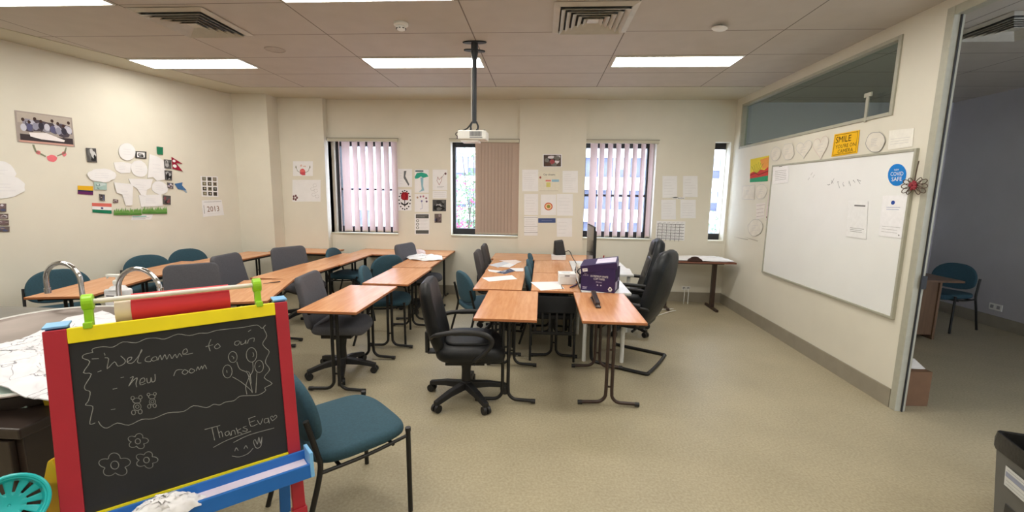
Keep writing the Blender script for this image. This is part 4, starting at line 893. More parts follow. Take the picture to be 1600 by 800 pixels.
s = sheet('board', [(1326, 314), (1357, 315), (1354, 374), (1323, 369)], th=.004); s.poly(FULL, ink((240, 241, 243))); s.rect(.35, .10, .9, .14, mg).lines(.2, .72, .9, .86, 3, mg, .003, .2); s.done('notice', 'tilted white notice in the middle right of the whiteboard', 'notice')
s = sheet('board', [(1380, 306), (1419, 305), (1410, 373), (1373, 368)]); s.poly(FULL, ink((244, 244, 248))); s.ell(.46, .17, .08, .05, ink((52, 80, 160)), 14).lines(.22, .26, .78, .36, 2, ink((130, 140, 190)), .003, .1).lines(.12, .72, .9, .92, 3, gy, .002, .2).ell(.86, .93, .03, .02, gy, 8); s.done('notice', 'white notice with a small blue emblem below the round sticker', 'notice')
# pressed flower made of wire loops and red crepe over the frame edge
c0 = hit(1431, 290, *PL['wbframe'])+Vector((-.012, 0, 0)); r = empty('wire_flower', c0); tag(r, 'red crepe flower with dark leaf loops on the whiteboard edge', 'flower decoration')
for k in range(10):
    a = (k if k < 5 else k-5)*.42-.84+(0 if k < 5 else PI); L = .115 if k % 5 in (1, 2, 3) else .085
    d = Vector((0, -math.cos(a), math.sin(a)*.9-.05)); t = Vector((0, d.z, -d.y))
    g = MB(); g.tube([(0, 0, 0)]+[d*(L*f)+t*wd for f, wd in ((.5, .016), (.9, .013), (1.0, 0), (.9, -.013), (.5, -.016))]+[(0, 0, 0)], .003, mat('leaf_wire', (84, 68, 56), .7), n=5, smooth=4); g.build('leaf_loop', r, smooth=True)
g = MB(); rd = random.Random(3)
for k in range(12):
    a = rd.uniform(0, 6.28); d = Vector((-.35, math.cos(a), math.sin(a)*1.5)); g.lathe([(0, 0), (.012, .012), (.010, .030), (0, .042)], mat('red_crepe', (146, 52, 62), .9), n=7, R=Vector((0, 0, 1)).rotation_difference(d).to_matrix())
g.build('blossom', r, smooth=True)
g = MB(); g.tube([(0.0, 0, .03), (-.002, -.004, .10), (0, -.01, .18)], .004, mat('leaf_wire', (84, 68, 56), .7), n=6, smooth=4); g.build('stem', r, smooth=True)

def outlet(pl, q, lab, P=None):
    P0, n = P if P else PL[pl]; c = [hit(x, y, P0, n) for x, y in q]; c0 = sum(c, Vector())/4
    r = empty('power_outlet', c0); tag(r, lab, 'power outlet')
    u = (c[1]-c[0]).length/2; v = (c[3]-c[0]).length/2; ax = n.cross(Vector((0, 0, 1)))
    R = Matrix((ax, Vector((0, 0, 1)).cross(ax).normalized()*-1, Vector((0, 0, 1)))).transposed()
    b = MB(); b.box(n*.006, (2*u, .012, 2*v), white_pl, rot=Matrix((ax, n, Vector((0, 0, 1)))).transposed()); b.build('face_plate', r, bevel=.002)
    for s_ in (-.5, .5):
        g = MB(); g.box(n*.014+ax*u*s_, (u*.5, .005, v*1.0), gy, rot=Matrix((ax, n, Vector((0, 0, 1)))).transposed()); g.build('socket', r, bevel=.001)
    return r, c0
outlet('x', [(1547, 472), (1567, 477), (1566, 488), (1547, 482)], 'white double power outlet low on the wall of the dim room', (Vector((5.92, 0, 0)), XAX))
ro, oc = outlet('back', [(1065, 447), (1078, 447), (1078, 453), (1065, 453)], 'white power outlet under the small side table')
for i, (dx, ey) in enumerate(((-.03, 5.9), (.03, 5.6))):
    g = MB(); a = oc+Vector((dx, -.02, 0)); g.tube([a, a+Vector((-.01, -.06, -.10)), a+Vector((-.10, -.25, -.30)), (oc.x-.35, 6.3-.1*i, .008), (oc.x-.75, ey+.2, .008), (1.45, ey, .008)], .006, white_pl, n=6, smooth=8)
    tag(g.build('power_cable', smooth=True), ('white power cable hanging from the outlet, outer loop', 'white power cable hanging from the outlet, inner loop')[i], 'cable')

# ------------------------------------------------------------------ things on the tables
def crumple(mb, outline, m, amp, seed, rings=9, lift=0.0, sub=3, th=.003, jit=.5):
    """crumpled sheet: closed outline of 3D points, filled towards its centre with folds"""
    rd = random.Random(seed); o = [Vector(p) for p in outline]; N = len(o); pts = []
    for i in range(N):
        for k in range(sub): pts.append(o[i].lerp(o[(i+1) % N], k/sub))
    N = len(pts); c = sum(pts, Vector())/N
    fr = [(rd.uniform(10, 34), rd.uniform(0, 2*PI), rd.uniform(0, 2*PI)) for _ in range(7)]
    def hgt(p, f):
        s_ = 0
        for q, a, ph in fr: s_ += abs(math.sin(q*(p.x*math.cos(a)+p.y*math.sin(a))+ph))
        return amp*(s_/7-.45)*(.35+.65*(1-f))+lift*(1-f*f)
    vs = []
    for r_ in range(1, rings+1):
        f = r_/rings
        for p in pts:
            q = c.lerp(p, f); j = amp*jit*(1 if r_ < rings else .4); q = q+Vector((rd.uniform(-j, j), rd.uniform(-j, j), 0)); q.z += hgt(q, f)+rd.uniform(0, amp*.7*jit); vs.append(q)
    cc = c.copy(); cc.z += hgt(cc, 0); vs.append(cc); K = len(vs); fs = []
    for r_ in range(rings-1):
        for k in range(N): k2 = (k+1) % N; fs.append((r_*N+k, (r_+1)*N+k, (r_+1)*N+k2, r_*N+k2))
    for k in range(N): fs.append((K-1, k, (k+1) % N))
    low = [v-Vector((0, 0, th)) for v in vs]; fs2 = [tuple(i+K for i in reversed(f)) for f in fs]
    rim = [((rings-1)*N+k, (rings-1)*N+K+k, (rings-1)*N+K+(k+1) % N, (rings-1)*N+(k+1) % N) for k in range(N)]
    mb.add(vs+low, fs+fs2+rim, m)
def recentre(o):
    me = o.data; c = sum((v.co for v in me.vertices), Vector())/len(me.vertices); c.z = min(v.co.z for v in me.vertices)
    for v in me.vertices: v.co = v.co-c
    o.location = c; return o
TZ = .7155
def flat(q, lab, name='paper_sheet', cat='paper', group=None, m=paper_m, k=0, lines=0, z=TZ, blob=None):
    c = [onz(x, y, z+.001*k) for x, y in q]; s = Sheet(c, Vector((0, 0, 1)), .0008, .0003); s.poly(FULL, m)
    if lines: s.lines(.12, .1, .88, .9, lines, lg, .002, .4, k)
    if blob: s.blobs(blob, 8, k+3, size=.2)
    return s.done(name, lab, cat, group)
flat([(753, 434), (800, 430), (808, 436), (764, 440)], 'single white sheet lying nearest on the middle row papers table', lines=5)
PP = 'papers scattered on the middle row'
flat([(762, 421), (790, 424), (786, 428), (764, 424)], 'white leaflet with dark print, left of the dark blue magazine', group=PP, lines=4)
flat([(775, 426), (800, 419), (810, 422), (789, 428)], 'dark blue magazine among white papers on the middle row', name='magazine', cat='magazine', group=PP, m=ink((72, 82, 104)), k=1, blob=[(120, 120, 140), (60, 62, 78), (200, 200, 206)])
flat([(796, 419), (818, 419), (818, 424), (806, 424)], 'white sheet just right of the dark blue magazine', group=PP, k=2, lines=3)
flat([(763, 414), (790, 408), (803, 411), (778, 418)], 'greyish white paper on the left of the far paper heap', group=PP, k=1, m=ink((206, 208, 216)), lines=4)
flat([(780, 417), (802, 409), (806, 413), (796, 418)], 'pale sheet on the right of the far paper heap', group=PP, k=2, lines=4)
flat([(780, 407), (806, 406), (815, 409), (804, 413)], 'pinkish white sheet at the far end of the scattered papers', group=PP, k=3, m=ink((236, 222, 216)), lines=3)
flat([(829, 441), (872, 440), (882, 451), (845, 454)], 'white sheet beside the small white box, over the table edge', lines=6)
g = MB(); a, b = onz(877, 446, TZ+.006), onz(879.5, 451, TZ+.006); g.tube([a, b], .004, black_pl, n=6); tag(recentre(g.build('pen', smooth=True)), 'short dark pen at the corner of the white sheet near the box', 'pen')
g = MB(); a, b = onz(891, 449, TZ+.010), onz(901, 444.5, TZ+.010); g.tube([a, b], .0095, mat('purple_marker', (92, 62, 100), .5), n=8, rs=[.007, .0095, .0095, .008]); tag(recentre(g.build('marker_pen', smooth=True)), 'purple marker lying in front of the small white box', 'marker')
# small white box
c0 = onz(886, 445, TZ); r = empty('small_box', (c0.x+.0, c0.y+.08, TZ+.001), 0.05); tag(r, 'small white tissue-sized box left of the purple carton', 'box')
b = MB(); b.b2(-.085, .085, -.08, .08, 0, .105, ink((228, 226, 222), .6)); b.build('body', r, bevel=.003)
b = MB(); b.b2(-.087, .087, -.082, .082, .078, .112, ink((240, 240, 240), .6)); b.b2(-.03, .02, -.0835, -.081, .088, .097, dk); b.build('lid', r, bevel=.003)
b = MB(); b.lathe([(.05, 0), (.05, .001), (.045, .0012), (0, .0012)], ink((206, 210, 214)), c=(-.01, .0, .112)); b.build('disc', r)
# stapler
sa, sb = onz(926, 466, TZ), onz(935, 482, TZ); d = sb-sa; r = empty('stapler', ((sa.x+sb.x)/2, (sa.y+sb.y)/2, TZ+.001), math.atan2(d.y, d.x)+PI/2); L = d.length*.5
tag(r, 'black and silver stapler lying on the front right table', 'stapler'); sb_ = mat('stapler_black', (48, 38, 42), .35)
b = MB(); b.b2(-.022, .022, -L, L, 0, .014, sb_); b.build('base', r, bevel=.004)
b = MB(); b.box((0, -.0, .030), (.022, 2*L*.96, .010), steel, rot=Matrix.Rotation(.10, 3, 'X')); b.build('magazine', r, bevel=.002)
b = MB(); b.box((0, .012, .046), (.040, 2*L*.85, .024), sb_, rot=Matrix.Rotation(.13, 3, 'X')); b.tube([(-.016, L*.82, .028), (.016, L*.82, .028)], .013, sb_); b.build('arm', r, bevel=.005)
# copy paper carton with its lid askew
pur = mat('purple_carton', (46, 30, 82), .5, 0, .06, 14); fl, frp = onz(907, 453, TZ), onz(960, 458.5, TZ); bk_ = onz(972, 449, TZ)
dx = (frp-fl); Wc = dx.length; ang = math.atan2(dx.y, dx.x); dep = .25
r = empty('copy_paper_carton', (fl.x, fl.y, TZ+.001), ang); tag(r, 'purple copy paper carton with its lid askew on the right tables', 'carton')
b = MB(); hC = .225; t_ = .004
b.b2(0, Wc, 0, t_, 0, hC, pur); b.b2(0, Wc, dep-t_, dep, 0, hC, pur); b.b2(0, t_, t_, dep-t_, 0, hC, pur); b.b2(Wc-t_, Wc, t_, dep-t_, 0, hC, pur); b.b2(t_, Wc-t_, t_, dep-t_, 0, t_, pur); b.build('box', r)
sh = Sheet([Vector((0, 0, hC)), Vector((Wc, 0, hC)), Vector((Wc, 0, 0)), Vector((0, 0, 0))], Vector((0, -1, 0)), .0, .0004); lv = ink((206, 198, 224))
sh.text('A4 PREMIUM WHITE\nCOPY PAPER', .28, .30, .80, .50, W_).text('500 sheets', .45, .56, .62, .61, lv).text('80 gsm\nA4 210 x 297', .06, .24, .22, .36, lv).ell(.50, .72, .022, .03, lv, 12).ell(.60, .72, .022, .03, lv, 12).lines(.06, .82, .2, .94, 3, lv, .003, .2)
for a0 in (0, 120, 240):
    p = [(.87+.055*math.cos(math.radians(a0-90+da)), .84+.075*math.sin(math.radians(a0-90+da))) for da in (10, 110)]; sh.line(p, .009, W_)
sh.rect(.83, .93, .91, .95, W_); sh.mb.build('front_print', r)
sh = Sheet([Vector((Wc, 0, hC)), Vector((Wc, dep, hC)), Vector((Wc, dep, 0)), Vector((Wc, 0, 0))], Vector((1, 0, 0)), .0, .0004); sh.rect(.1, .55, .5, .9, lv).rect(.62, .45, .85, .62, lv); sh.mb.build('side_label', r)
lr = Matrix.Rotation(.10, 3, 'Z') @ Matrix.Rotation(-.16, 3, 'Y') @ Matrix.Rotation(.10, 3, 'X'); lc = Vector((Wc/2-.012, dep/2, hC+.028)); b = MB()
def lb(x0, x1, y0, y1, z0, z1): b.box(lc+lr@Vector(((x0+x1)/2, (y0+y1)/2, (z0+z1)/2)), (x1-x0, y1-y0, z1-z0), pur, rot=lr)
a_, c_ = Wc/2+.008, dep/2+.008; lb(-a_, a_, -c_, c_, .022, .026); lb(-a_, a_, -c_, -c_+.004, -.045, .022); lb(-a_, a_, c_-.004, c_, -.045, .022); lb(-a_, -a_+.004, -c_+.004, c_-.004, -.045, .022); lb(a_-.004, a_, -c_+.004, c_-.004, -.045, .022)
lo = b.build('lid', r)
sh = Sheet([lc+lr@Vector(p) for p in ((-a_, -c_, .024), (a_, -c_, .024), (a_, -c_, -.045), (-a_, -c_, -.045))], lr@Vector((0, -1, 0)), .0, .0006); sh.rect(.05, .35, .19, .8, W_).rect(.075, .5, .17, .62, gy); sh.mb.build('lid_label', lo)
sh = Sheet([lc+lr@Vector(p) for p in ((a_, -c_, .024), (a_, c_, .024), (a_, c_, -.045), (a_, -c_, -.045))], lr@Vector((1, 0, 0)), .0, .0006); sh.rect(.2, .25, .75, .8, lv).rect(.3, .4, .6, .6, pur); sh.mb.build('lid_label', lo)
sh = Sheet([lc+lr@Vector(p) for p in ((-a_, c_, .026), (a_, c_, .026), (a_, -c_, .026), (-a_, -c_, .026))], lr@Vector((0, 0, 1)), .0, .0006); sh.rect(.42, .15, .97, .85, ink((214, 208, 226))).rect(.5, .3, .8, .5, lv); sh.mb.build('lid_print', lo)
# monitor edge-on, speaker, dock clutter
r = empty('monitor', (.565, 5.02, .7165), math.radians(-88)); tag(r, 'slim black monitor seen edge-on behind the purple carton', 'monitor')
b = MB(); b.b2(-.26, .26, -.006, .014, .13, .575, black_pl); b.b2(-.20, .20, .014, .035, .17, .52, black_pl); b.build('housing', r, bevel=.006)
b = MB(); b.b2(-.25, .25, -.0075, -.0055, .145, .565, mat('dark_screen', (14, 15, 18), .12)); b.build('screen', r)
b = MB(); b.b2(-.03, .03, .034, .055, .02, .36, black_pl); b.build('stand', r, bevel=.004)
b = MB(); b.b2(-.13, .13, -.09, .10, 0, .014, black_pl); b.build('foot', r, bevel=.005)
p = onz(873, 407, TZ); r = empty('white_riser', (p.x, p.y+.12, TZ+.001)); tag(r, 'low white box under the small black speaker', 'box')
b = MB(); b.b2(-.10, .10, -.09, .09, 0, .06, ink((240, 240, 240))); b.build('body', r, bevel=.003); b = MB(); b.b2(-.101, .101, -.091, .091, .044, .062, ink((228, 228, 230))); b.build('lid', r, bevel=.002)
r2 = empty('desk_speaker', (p.x+.015, p.y+.13, TZ+.064), .35); tag(r2, 'small black desk speaker with a leaning top on a white box', 'speaker')
b = MB(); vs = [(-.08, -.05, 0), (.08, -.05, 0), (.085, .06, 0), (-.08, .06, 0), (-.09, -.0, .19), (.045, -.015, .20), (.055, .05, .215), (-.07, .055, .20)]
b.add(vs, [(3, 2, 1, 0), (4, 5, 6, 7), (0, 1, 5, 4), (1, 2, 6, 5), (2, 3, 7, 6), (3, 0, 4, 7)], black_pl); b.build('housing', r2, bevel=.012)
b = MB(); b.add([(-.068, -.052, .02), (.068, -.052, .02), (.034, -.023, .185), (-.078, -.012, .175)], [(0, 1, 2, 3)], mat('speaker_mesh', (52, 52, 54), .9)); b.build('grille', r2)
g = MB(); a = Vector((p.x+.09, p.y+.16, TZ+.10)); g.tube([a, a+Vector((.06, -.04, .02)), a+Vector((.10, -.2, -.05)), a+Vector((.13, -.5, -.091)), (.42, 5.28, TZ+.006), (.44, 5.15, TZ+.05), (.41, 5.05, TZ+.006), (.47, 4.9, TZ+.02), (.44, 4.75, TZ+.006)], .006, black_pl, n=6, smooth=8); tag(recentre(g.build('speaker_cable', smooth=True)), 'black cable running from the desk speaker to the monitor foot', 'cable')
r = empty('dock_box', (.45, 4.78, TZ+.001), .1); tag(r, 'off-white upright device between the small box and the monitor', 'device')
b = MB(); b.b2(-.035, .035, -.14, .14, 0, .15, ink((222, 220, 210), .5)); b.build('body', r, bevel=.006)
b = MB()
for k in range(5): b.b2(-.037, -.0345, -.10+.04*k, -.08+.04*k, .05, .12, gy)
b.build('slots', r)
r = empty('network_switch', (.475, 4.55, TZ+.001), .0); tag(r, 'black cable-covered box just behind the purple carton', 'device')
b = MB(); b.b2(-.07, .07, -.06, .06, 0, .07, black_pl); b.build('body', r, bevel=.006)
b = MB(); b.tube([(-.05, .0, .07), (-.09, -.03, .13), (-.02, .03, .16), (.05, -.02, .10), (0, .05, .13), (-.06, .02, .075)], .006, black_pl, n=6, smooth=6); b.build('cable_loop', r, smooth=True)
r = empty('pen_cup', (.60, 4.52, TZ+.001)); tag(r, 'cup of red and white pens at the monitor foot', 'pen cup')
b = MB(); b.lathe([(.0, 0), (.035, 0), (.038, .10), (.035, .10), (.033, .005), (0, .005)], ink((210, 205, 205))); b.build('cup', r, smooth=True)
for k, (cc_, a) in enumerate((((170, 40, 44), 0), ((236, 234, 232), 1.3), ((196, 70, 70), 2.6), ((60, 60, 66), 4.0), ((230, 228, 226), 5.1))):
    b = MB(); b.tube([(.01*math.cos(a), .01*math.sin(a), .01), (.05*math.cos(a), .05*math.sin(a), .30-.02*k)], .006, ink(cc_, .4), n=7); b.build('pen', r, smooth=True)
flat([(973, 418), (984, 420), (988, 428), (972, 428)], 'white sheet on the white desk behind the purple carton', k=1, lines=3)
# crumpled white plastic on the far table of the left-middle row
g = MB(); crumple(g, [onz(x, y, TZ+.004) for x, y in ((634, 401), (648, 398), (676, 401), (690, 400), (692, 406), (670, 408), (655, 407), (640, 406))], W_, .035, 5, lift=.03); tag(recentre(g.build('crumpled_papers', smooth=True)), 'pile of crumpled white papers and plastic on the far table', 'papers')
g = MB(); crumple(g, [onz(x, y, TZ+.004) for x, y in ((642, 394), (664, 393), (666, 399), (641, 399))], ink((222, 204, 204)), .03, 9, lift=.05); tag(recentre(g.build('plastic_bag', smooth=True)), 'pinkish clear bag behind the pile of crumpled papers', 'bag')
g = MB(); a, b_ = onz(411, 443, TZ+.006), onz(438, 440, TZ+.006); g.tube([a, b_], .0055, ink((46, 34, 34), .5), n=6, rs=[.002, .0055, .0055, .0055, .0055, .0055]); tag(recentre(g.build('pencil', smooth=True)), 'dark pencil lying on the table behind the easel', 'pencil')
# papers on the side table
g = MB(); crumple(g, [(1.92, 6.25, .728), (2.2, 6.22, .728), (2.5, 6.24, .728), (2.71, 6.26, .728), (2.72, 6.5, .728), (2.70, 6.66, .728), (2.3, 6.68, .728), (1.93, 6.66, .728)], paper_m, .022, 15, lift=.035); tag(recentre(g.build('paper_pile', smooth=True)), 'wavy white sheets spread over the side table by the slim window', 'papers')
g = MB(); crumple(g, [(2.06, 6.215, .735), (2.16, 6.20, .735), (2.26, 6.21, .735), (2.28, 6.26, .735), (2.16, 6.28, .735), (2.07, 6.27, .735)], ink((62, 44, 40)), .012, 16, lift=.05, th=.01); tag(recentre(g.build('dark_pouch', smooth=True)), 'small dark brown pouch at the front of the side table', 'pouch')

# ------------------------------------------------------------------ dim next room
r = empty('brown_desk', (4.19, 5.62, 0)); tag(r, 'brown laminate desk in the dim next room', 'desk')
b = MB(); b.b2(-.80, .68, -.36, .36, .69, .715, desk_m); b.build('tabletop', r, bevel=.003)
for x_ in (.44, -.75): b = MB(); b.b2(x_, x_+.025, -.33, .33, 0, .69, desk_m); b.build('side_panel', r, bevel=.002)
b = MB(); b.b2(-.725, .44, -.31, -.29, .05, .69, desk_m); b.build('front_panel', r)
r = empty('cardboard_box', (3.01, 3.66, 0), .05); tag(r, 'brown cardboard box standing just inside the doorway', 'box'); cb = mat('cardboard', (112, 82, 58), .8)
b = MB(); b.b2(-.10, .10, -.16, .16, .001, .29, cb); b.build('body', r, bevel=.003)
b = MB(); b.box((.0, -.06, .315), (.16, .12, .006), ink((226, 222, 216)), rot=Matrix.Rotation(.35, 3, 'X')); tag(recentre(b.build('folded_paper')), 'white folded paper on top of the cardboard box', 'paper'); o = bpy.data.objects['folded_paper']; o.location = (3.01, 3.60, .296)
# waste bin
r = empty('waste_bin', (2.42, 1.99, 0), math.radians(-17)); tag(r, 'grey waste bin with black liner in the lower right corner', 'bin'); bm_ = mat('bin_grey', (98, 98, 94), .55)
b = MB(); 
def frus(b, x0, y0, x1, y1, z0, z1, m, t=.006):
    o = [(-x0, -y0, z0), (x0, -y0, z0), (x0, y0, z0), (-x0, y0, z0), (-x1, -y1, z1), (x1, -y1, z1), (x1, y1, z1), (-x1, y1, z1)]
    i_ = [(a-math.copysign(t, a), c-math.copysign(t, c), z) for a, c, z in o]; i_[:4] = [(a, c, z+t) for a, c, z in i_[:4]]
    b.add(o+i_, [(3, 2, 1, 0), (0, 1, 5, 4), (1, 2, 6, 5), (2, 3, 7, 6), (3, 0, 4, 7), (8, 9, 10, 11), (12, 13, 9, 8), (13, 14, 10, 9), (14, 15, 11, 10), (15, 12, 8, 11), (4, 5, 13, 12), (5, 6, 14, 13), (6, 7, 15, 14), (7, 4, 12, 15)], m)
frus(b, .125, .165, .155, .20, 0, .48, bm_); b.build('body', r, bevel=.004)
ln = mat('black_liner', (22, 22, 24), .35, 0, .15, 30, bump=.2); b = MB(); rd = random.Random(2); o = rrect(.325, .415, .03, 4); vs = []; N = len(o)
for f, z, j in ((1.0, .415, .012), (1.015, .45, .006), (1.0, .492, .004), (.93, .488, .004), (.86, .40, .012), (.80, .16, .01), (.2, .05, .0)):
    for x, y in o: vs.append((x*f+rd.uniform(-j, j)*.4, y*f+rd.uniform(-j, j)*.4, z+rd.uniform(-j, j)))
fs = [(k+N*i, (k+1) % N+N*i, (k+1) % N+N*(i+1), k+N*(i+1)) for i in range(6) for k in range(N)]+[tuple(range(6*N, 7*N))]
b.add(vs, fs, ln); b.build('liner', r, smooth=True)
sh = Sheet([Vector((-.1525, .10, .36)), Vector((-.1525, -.16, .36)), Vector((-.1462, -.155, .26)), Vector((-.1462, .10, .26))], Vector((-1, 0, -.0)), .001, .003); sh.poly(FULL, ink((206, 208, 206))); sh.rect(.02, .25, .98, .5, ink((150, 156, 176))).lines(.05, .05, .95, .95, 5, gy, .002, .2); sh.mb.build('label', r)
b = MB(); b.b2(-.140, -.128, -.07, .09, .06, .17, mat('bin_recess', (52, 52, 50), .6)); b.build('recess_panel', r, bevel=.004)

# ------------------------------------------------------------------ sink counter, taps and what stands there
r = empty('sink_counter', (-3.2, 1.78, 0)); tag(r, 'dark brown sink counter with steel top behind the easel on the left', 'counter')
b = MB(); b.b2(-1.9, 1.57, -.60, .62, .05, .862, dark_wood); b.build('cabinet', r, bevel=.003)
b = MB(); b.b2(-1.9, 1.54, -.57, .6, .001, .05, black_pl); b.build('plinth', r)
b = MB(); b.b2(-1.92, 1.60, -.63, .0, .864, .90, dark_wood); b.build('worktop', r, bevel=.006)
b = MB(); b.b2(-1.92, 1.60, .0, .64, .864, .902, mat('grey_steel_top', (122, 120, 114), .42, .3)); b.build('steel_top', r, bevel=.004)
for i in range(4):
    x0 = -1.86+.855*i
    d_ = MB(); d_.b2(x0, x0+.84, -.621, -.601, .64, .85, dark_wood); o = d_.build('drawer', r, bevel=.003)
    h_ = MB(); h_.tube([(x0+.34, -.645, .75), (x0+.50, -.645, .75)], .006, steel); h_.tube([(x0+.35, -.645, .75), (x0+.35, -.618, .75)], .004, steel); h_.tube([(x0+.49, -.645, .75), (x0+.49, -.618, .75)], .004, steel); h_.build('handle', o, smooth=True)
    d_ = MB(); d_.b2(x0, x0+.84, -.621, -.601, .07, .63, dark_wood); d_.build('door', r, bevel=.003)
# big oval steel basin on the counter
r = empty('steel_basin', (-2.16, 1.72, .9025), math.radians(-41)); tag(r, 'large oval steel basin on the counter, half covered by a white cloth', 'basin')
basin_m = mat('dull_steel', (128, 118, 112), .42, .7, .1, 6); b = MB(); b.lathe([(.0, .002), (.50, .002), (.60, .02), (.66, .066), (.675, .070), (.68, .064), (.672, .058)], basin_m, n=56, sy=.62); b.lathe([(.67, .056), (.62, .0), (0, .0)], basin_m, n=56, sy=.62); b.build('bowl', r, smooth=True)
b = MB(); b.tube([(.672*math.cos(t), .62*.672*math.sin(t), .068) for t in [2*PI*k/56 for k in range(57)]], .006, white_pl, n=6); b.build('rim', r, smooth=True)
r = empty('basin_reflection', (-2.50, 1.93, .908), .2); tag(r, 'reddish brown disc standing for a reflection inside the steel basin', 'tray')  # added disc, its red colour stands in for a reflection in the steel
b = MB(); b.lathe([(0, 0), (.16, 0), (.175, .02), (.17, .02), (.155, .006), (0, .006)], mat('reflected_red', (140, 70, 56), .35, .3, .25, 9), n=32, sy=.8); b.build('reflection_disc', r, smooth=True)
def tap(name_lab, px_base, px_tip, py_top, yy, base_x=None):
    a = ony(px_base[0], px_base[1], yy); t = ony(px_tip[0], px_tip[1], yy); top = ony((px_base[0]+px_tip[0])/2, py_top, yy)
    r = empty('gooseneck_tap', (a.x, yy, .9045)); tag(r, name_lab, 'tap', 'gooseneck taps')
    dx = t.x-a.x; zt = top.z-.9045; R_ = abs(dx)/2; s_ = 1 if dx > 0 else -1
    g = MB(); pts = [(0, 0, .0), (0, 0, zt-R_)]+[(s_*(R_-R_*math.cos(th)), 0, zt-R_+R_*math.sin(th)) for th in [PI*k/14 for k in range(1, 15)]]+[(dx, 0, t.z-.9045+.012)]
    g.tube(pts, .0125, chrome, n=14); g.build('spout', r, smooth=True)
    g = MB(); g.tube([(dx, 0, t.z-.9045), (dx, 0, t.z-.9045+.03)], .0155, chrome, n=14); g.build('aerator', r, smooth=True)
    g = MB(); g.lathe([(.0, 0), (.028, 0), (.028, .006), (.018, .03), (.016, .05), (0, .05)], chrome, n=20); g.build('base', r, smooth=True)
    g = MB(); g.tube([(0, 0, .035), (0, -.05, .05)], .006, chrome, n=8); g.build('lever', r, smooth=True)
tap('chrome gooseneck tap on the left, spout end towards the wall', (130, 470), (75, 458), 411, 2.26)
tap('chrome gooseneck tap on the right, above the red paper roll', (187, 467), (251, 458), 420, 2.26)
# pump bottle
p = ony(192, 460, 2.37); r = empty('pump_bottle', (p.x, 2.345, .9035)); tag(r, 'white hand sanitiser pump bottle behind the right tap', 'bottle')
clr = mat('cloudy_plastic', (224, 226, 230), .3)
b = MB(); b.pad(rrect(.13, .072, .02, 4), .15, .01, clr, place=Matrix.Translation((0, 0, .0755))); b.lathe([(.045, .15), (.035, .165), (.016, .172), (.016, .185), (0, .185)], clr); b.build('body', r, smooth=True)
sh = Sheet([Vector((-.05, -.0365, .125)), Vector((.05, -.0365, .125)), Vector((.05, -.0365, .02)), Vector((-.05, -.0365, .02))], Vector((0, -1, 0)), .0008, .0004); sh.poly(FULL, ink((244, 243, 246))); sh.mark([(.45, .35), (.95, .15), (.7, .7)], ink((208, 40, 110))).rect(.1, .06, .6, .14, ink((110, 112, 120))); sh.mb.build('label', r)
b = MB(); b.tube([(0, 0, .18), (0, 0, .225)], .007, white_pl); b.lathe([(0, .178), (.021, .178), (.021, .20), (.012, .205), (0, .205)], white_pl); b.b2(-.058, .030, -.012, .012, .222, .236, white_pl); b.tube([(-.052, 0, .228), (-.062, 0, .212)], .005, white_pl); b.build('pump', r, bevel=.003)
# containers under the cloth
r = empty('green_tub', (-1.80, 1.30, .9005), .3); tag(r, 'pale green plastic tub under the front of the white cloth', 'tub')
b = MB(); frus(b, .06, .045, .075, .055, 0, .058, mat('pale_green_plastic', (176, 196, 186), .4), .004); b.build('body', r, bevel=.004)
b = MB(); b.b2(-.078, .078, -.058, .058, .056, .062, mat('pale_green_plastic', (176, 196, 186), .4)); b.build('lid', r, bevel=.002)
r = empty('yellow_tub', (-1.66, 1.33, .9005), .2); tag(r, 'small yellow tub under the cloth next to the red easel post', 'tub')
b = MB(); frus(b, .035, .03, .04, .035, .0, .07, mat('yellow_plastic', (214, 186, 40), .4), .003); b.build('body', r, bevel=.003); b = MB(); b.b2(-.042, .042, -.037, .037, .069, .075, white_pl); b.build('lid', r, bevel=.002)
r = empty('orange_jar', (-2.03, 1.34, .9005)); tag(r, 'orange jar at the left picture edge under the cloth', 'jar')
b = MB(); b.lathe([(0, 0), (.05, 0), (.055, .02), (.055, .075), (.04, .085), (0, .085)], mat('orange_plastic', (204, 130, 30), .4)); b.build('body', r, smooth=True)
# the white cloth
rim = [(-90, 562), (-40, 548), (0, 538), (32, 532), (70, 516), (107, 497), (160, 487), (196, 498), (200, 540), (190, 590), (150, 618), (110, 627), (75, 627), (40, 620), (0, 603), (-50, 580), (-90, 560)]
lev = lambda x, y: .985
o3 = [onz(x, y, lev(x, y)) for x, y in rim]
cloth_m = mat('white_printed_cloth', (240, 239, 242), .85, 0, .03, 9, bump=.3)
print_m = mat('thin_line_print_cloth', (226, 225, 230), .9, 0, .04, 9, bump=.25); nt = print_m.node_tree
vo = nt.nodes.new('ShaderNodeTexVoronoi'); vo.feature = 'DISTANCE_TO_EDGE'; vo.inputs['Scale'].default_value = 7; n4 = nt.nodes.new('ShaderNodeTexNoise'); n4.inputs['Scale'].default_value = 5
tc4 = nt.nodes.new('ShaderNodeTexCoord'); ad = nt.nodes.new('ShaderNodeVectorMath'); ad.operation = 'MULTIPLY_ADD'; ad.inputs[1].default_value = (.35, .35, .35)
nt.links.new(tc4.outputs['Object'], n4.inputs['Vector']); nt.links.new(n4.outputs['Color'], ad.inputs[0]); nt.links.new(tc4.outputs['Object'], ad.inputs[2]); nt.links.new(ad.outputs[0], vo.inputs['Vector'])
lt = nt.nodes.new('ShaderNodeMath'); lt.operation = 'LESS_THAN'; lt.inputs[1].default_value = .011; nt.links.new(vo.outputs['Distance'], lt.inputs[0])
m5 = nt.nodes.new('ShaderNodeMix'); m5.data_type = 'RGBA'; b5 = nt.nodes['Principled BSDF']; src = b5.inputs['Base Color'].links[0].from_socket
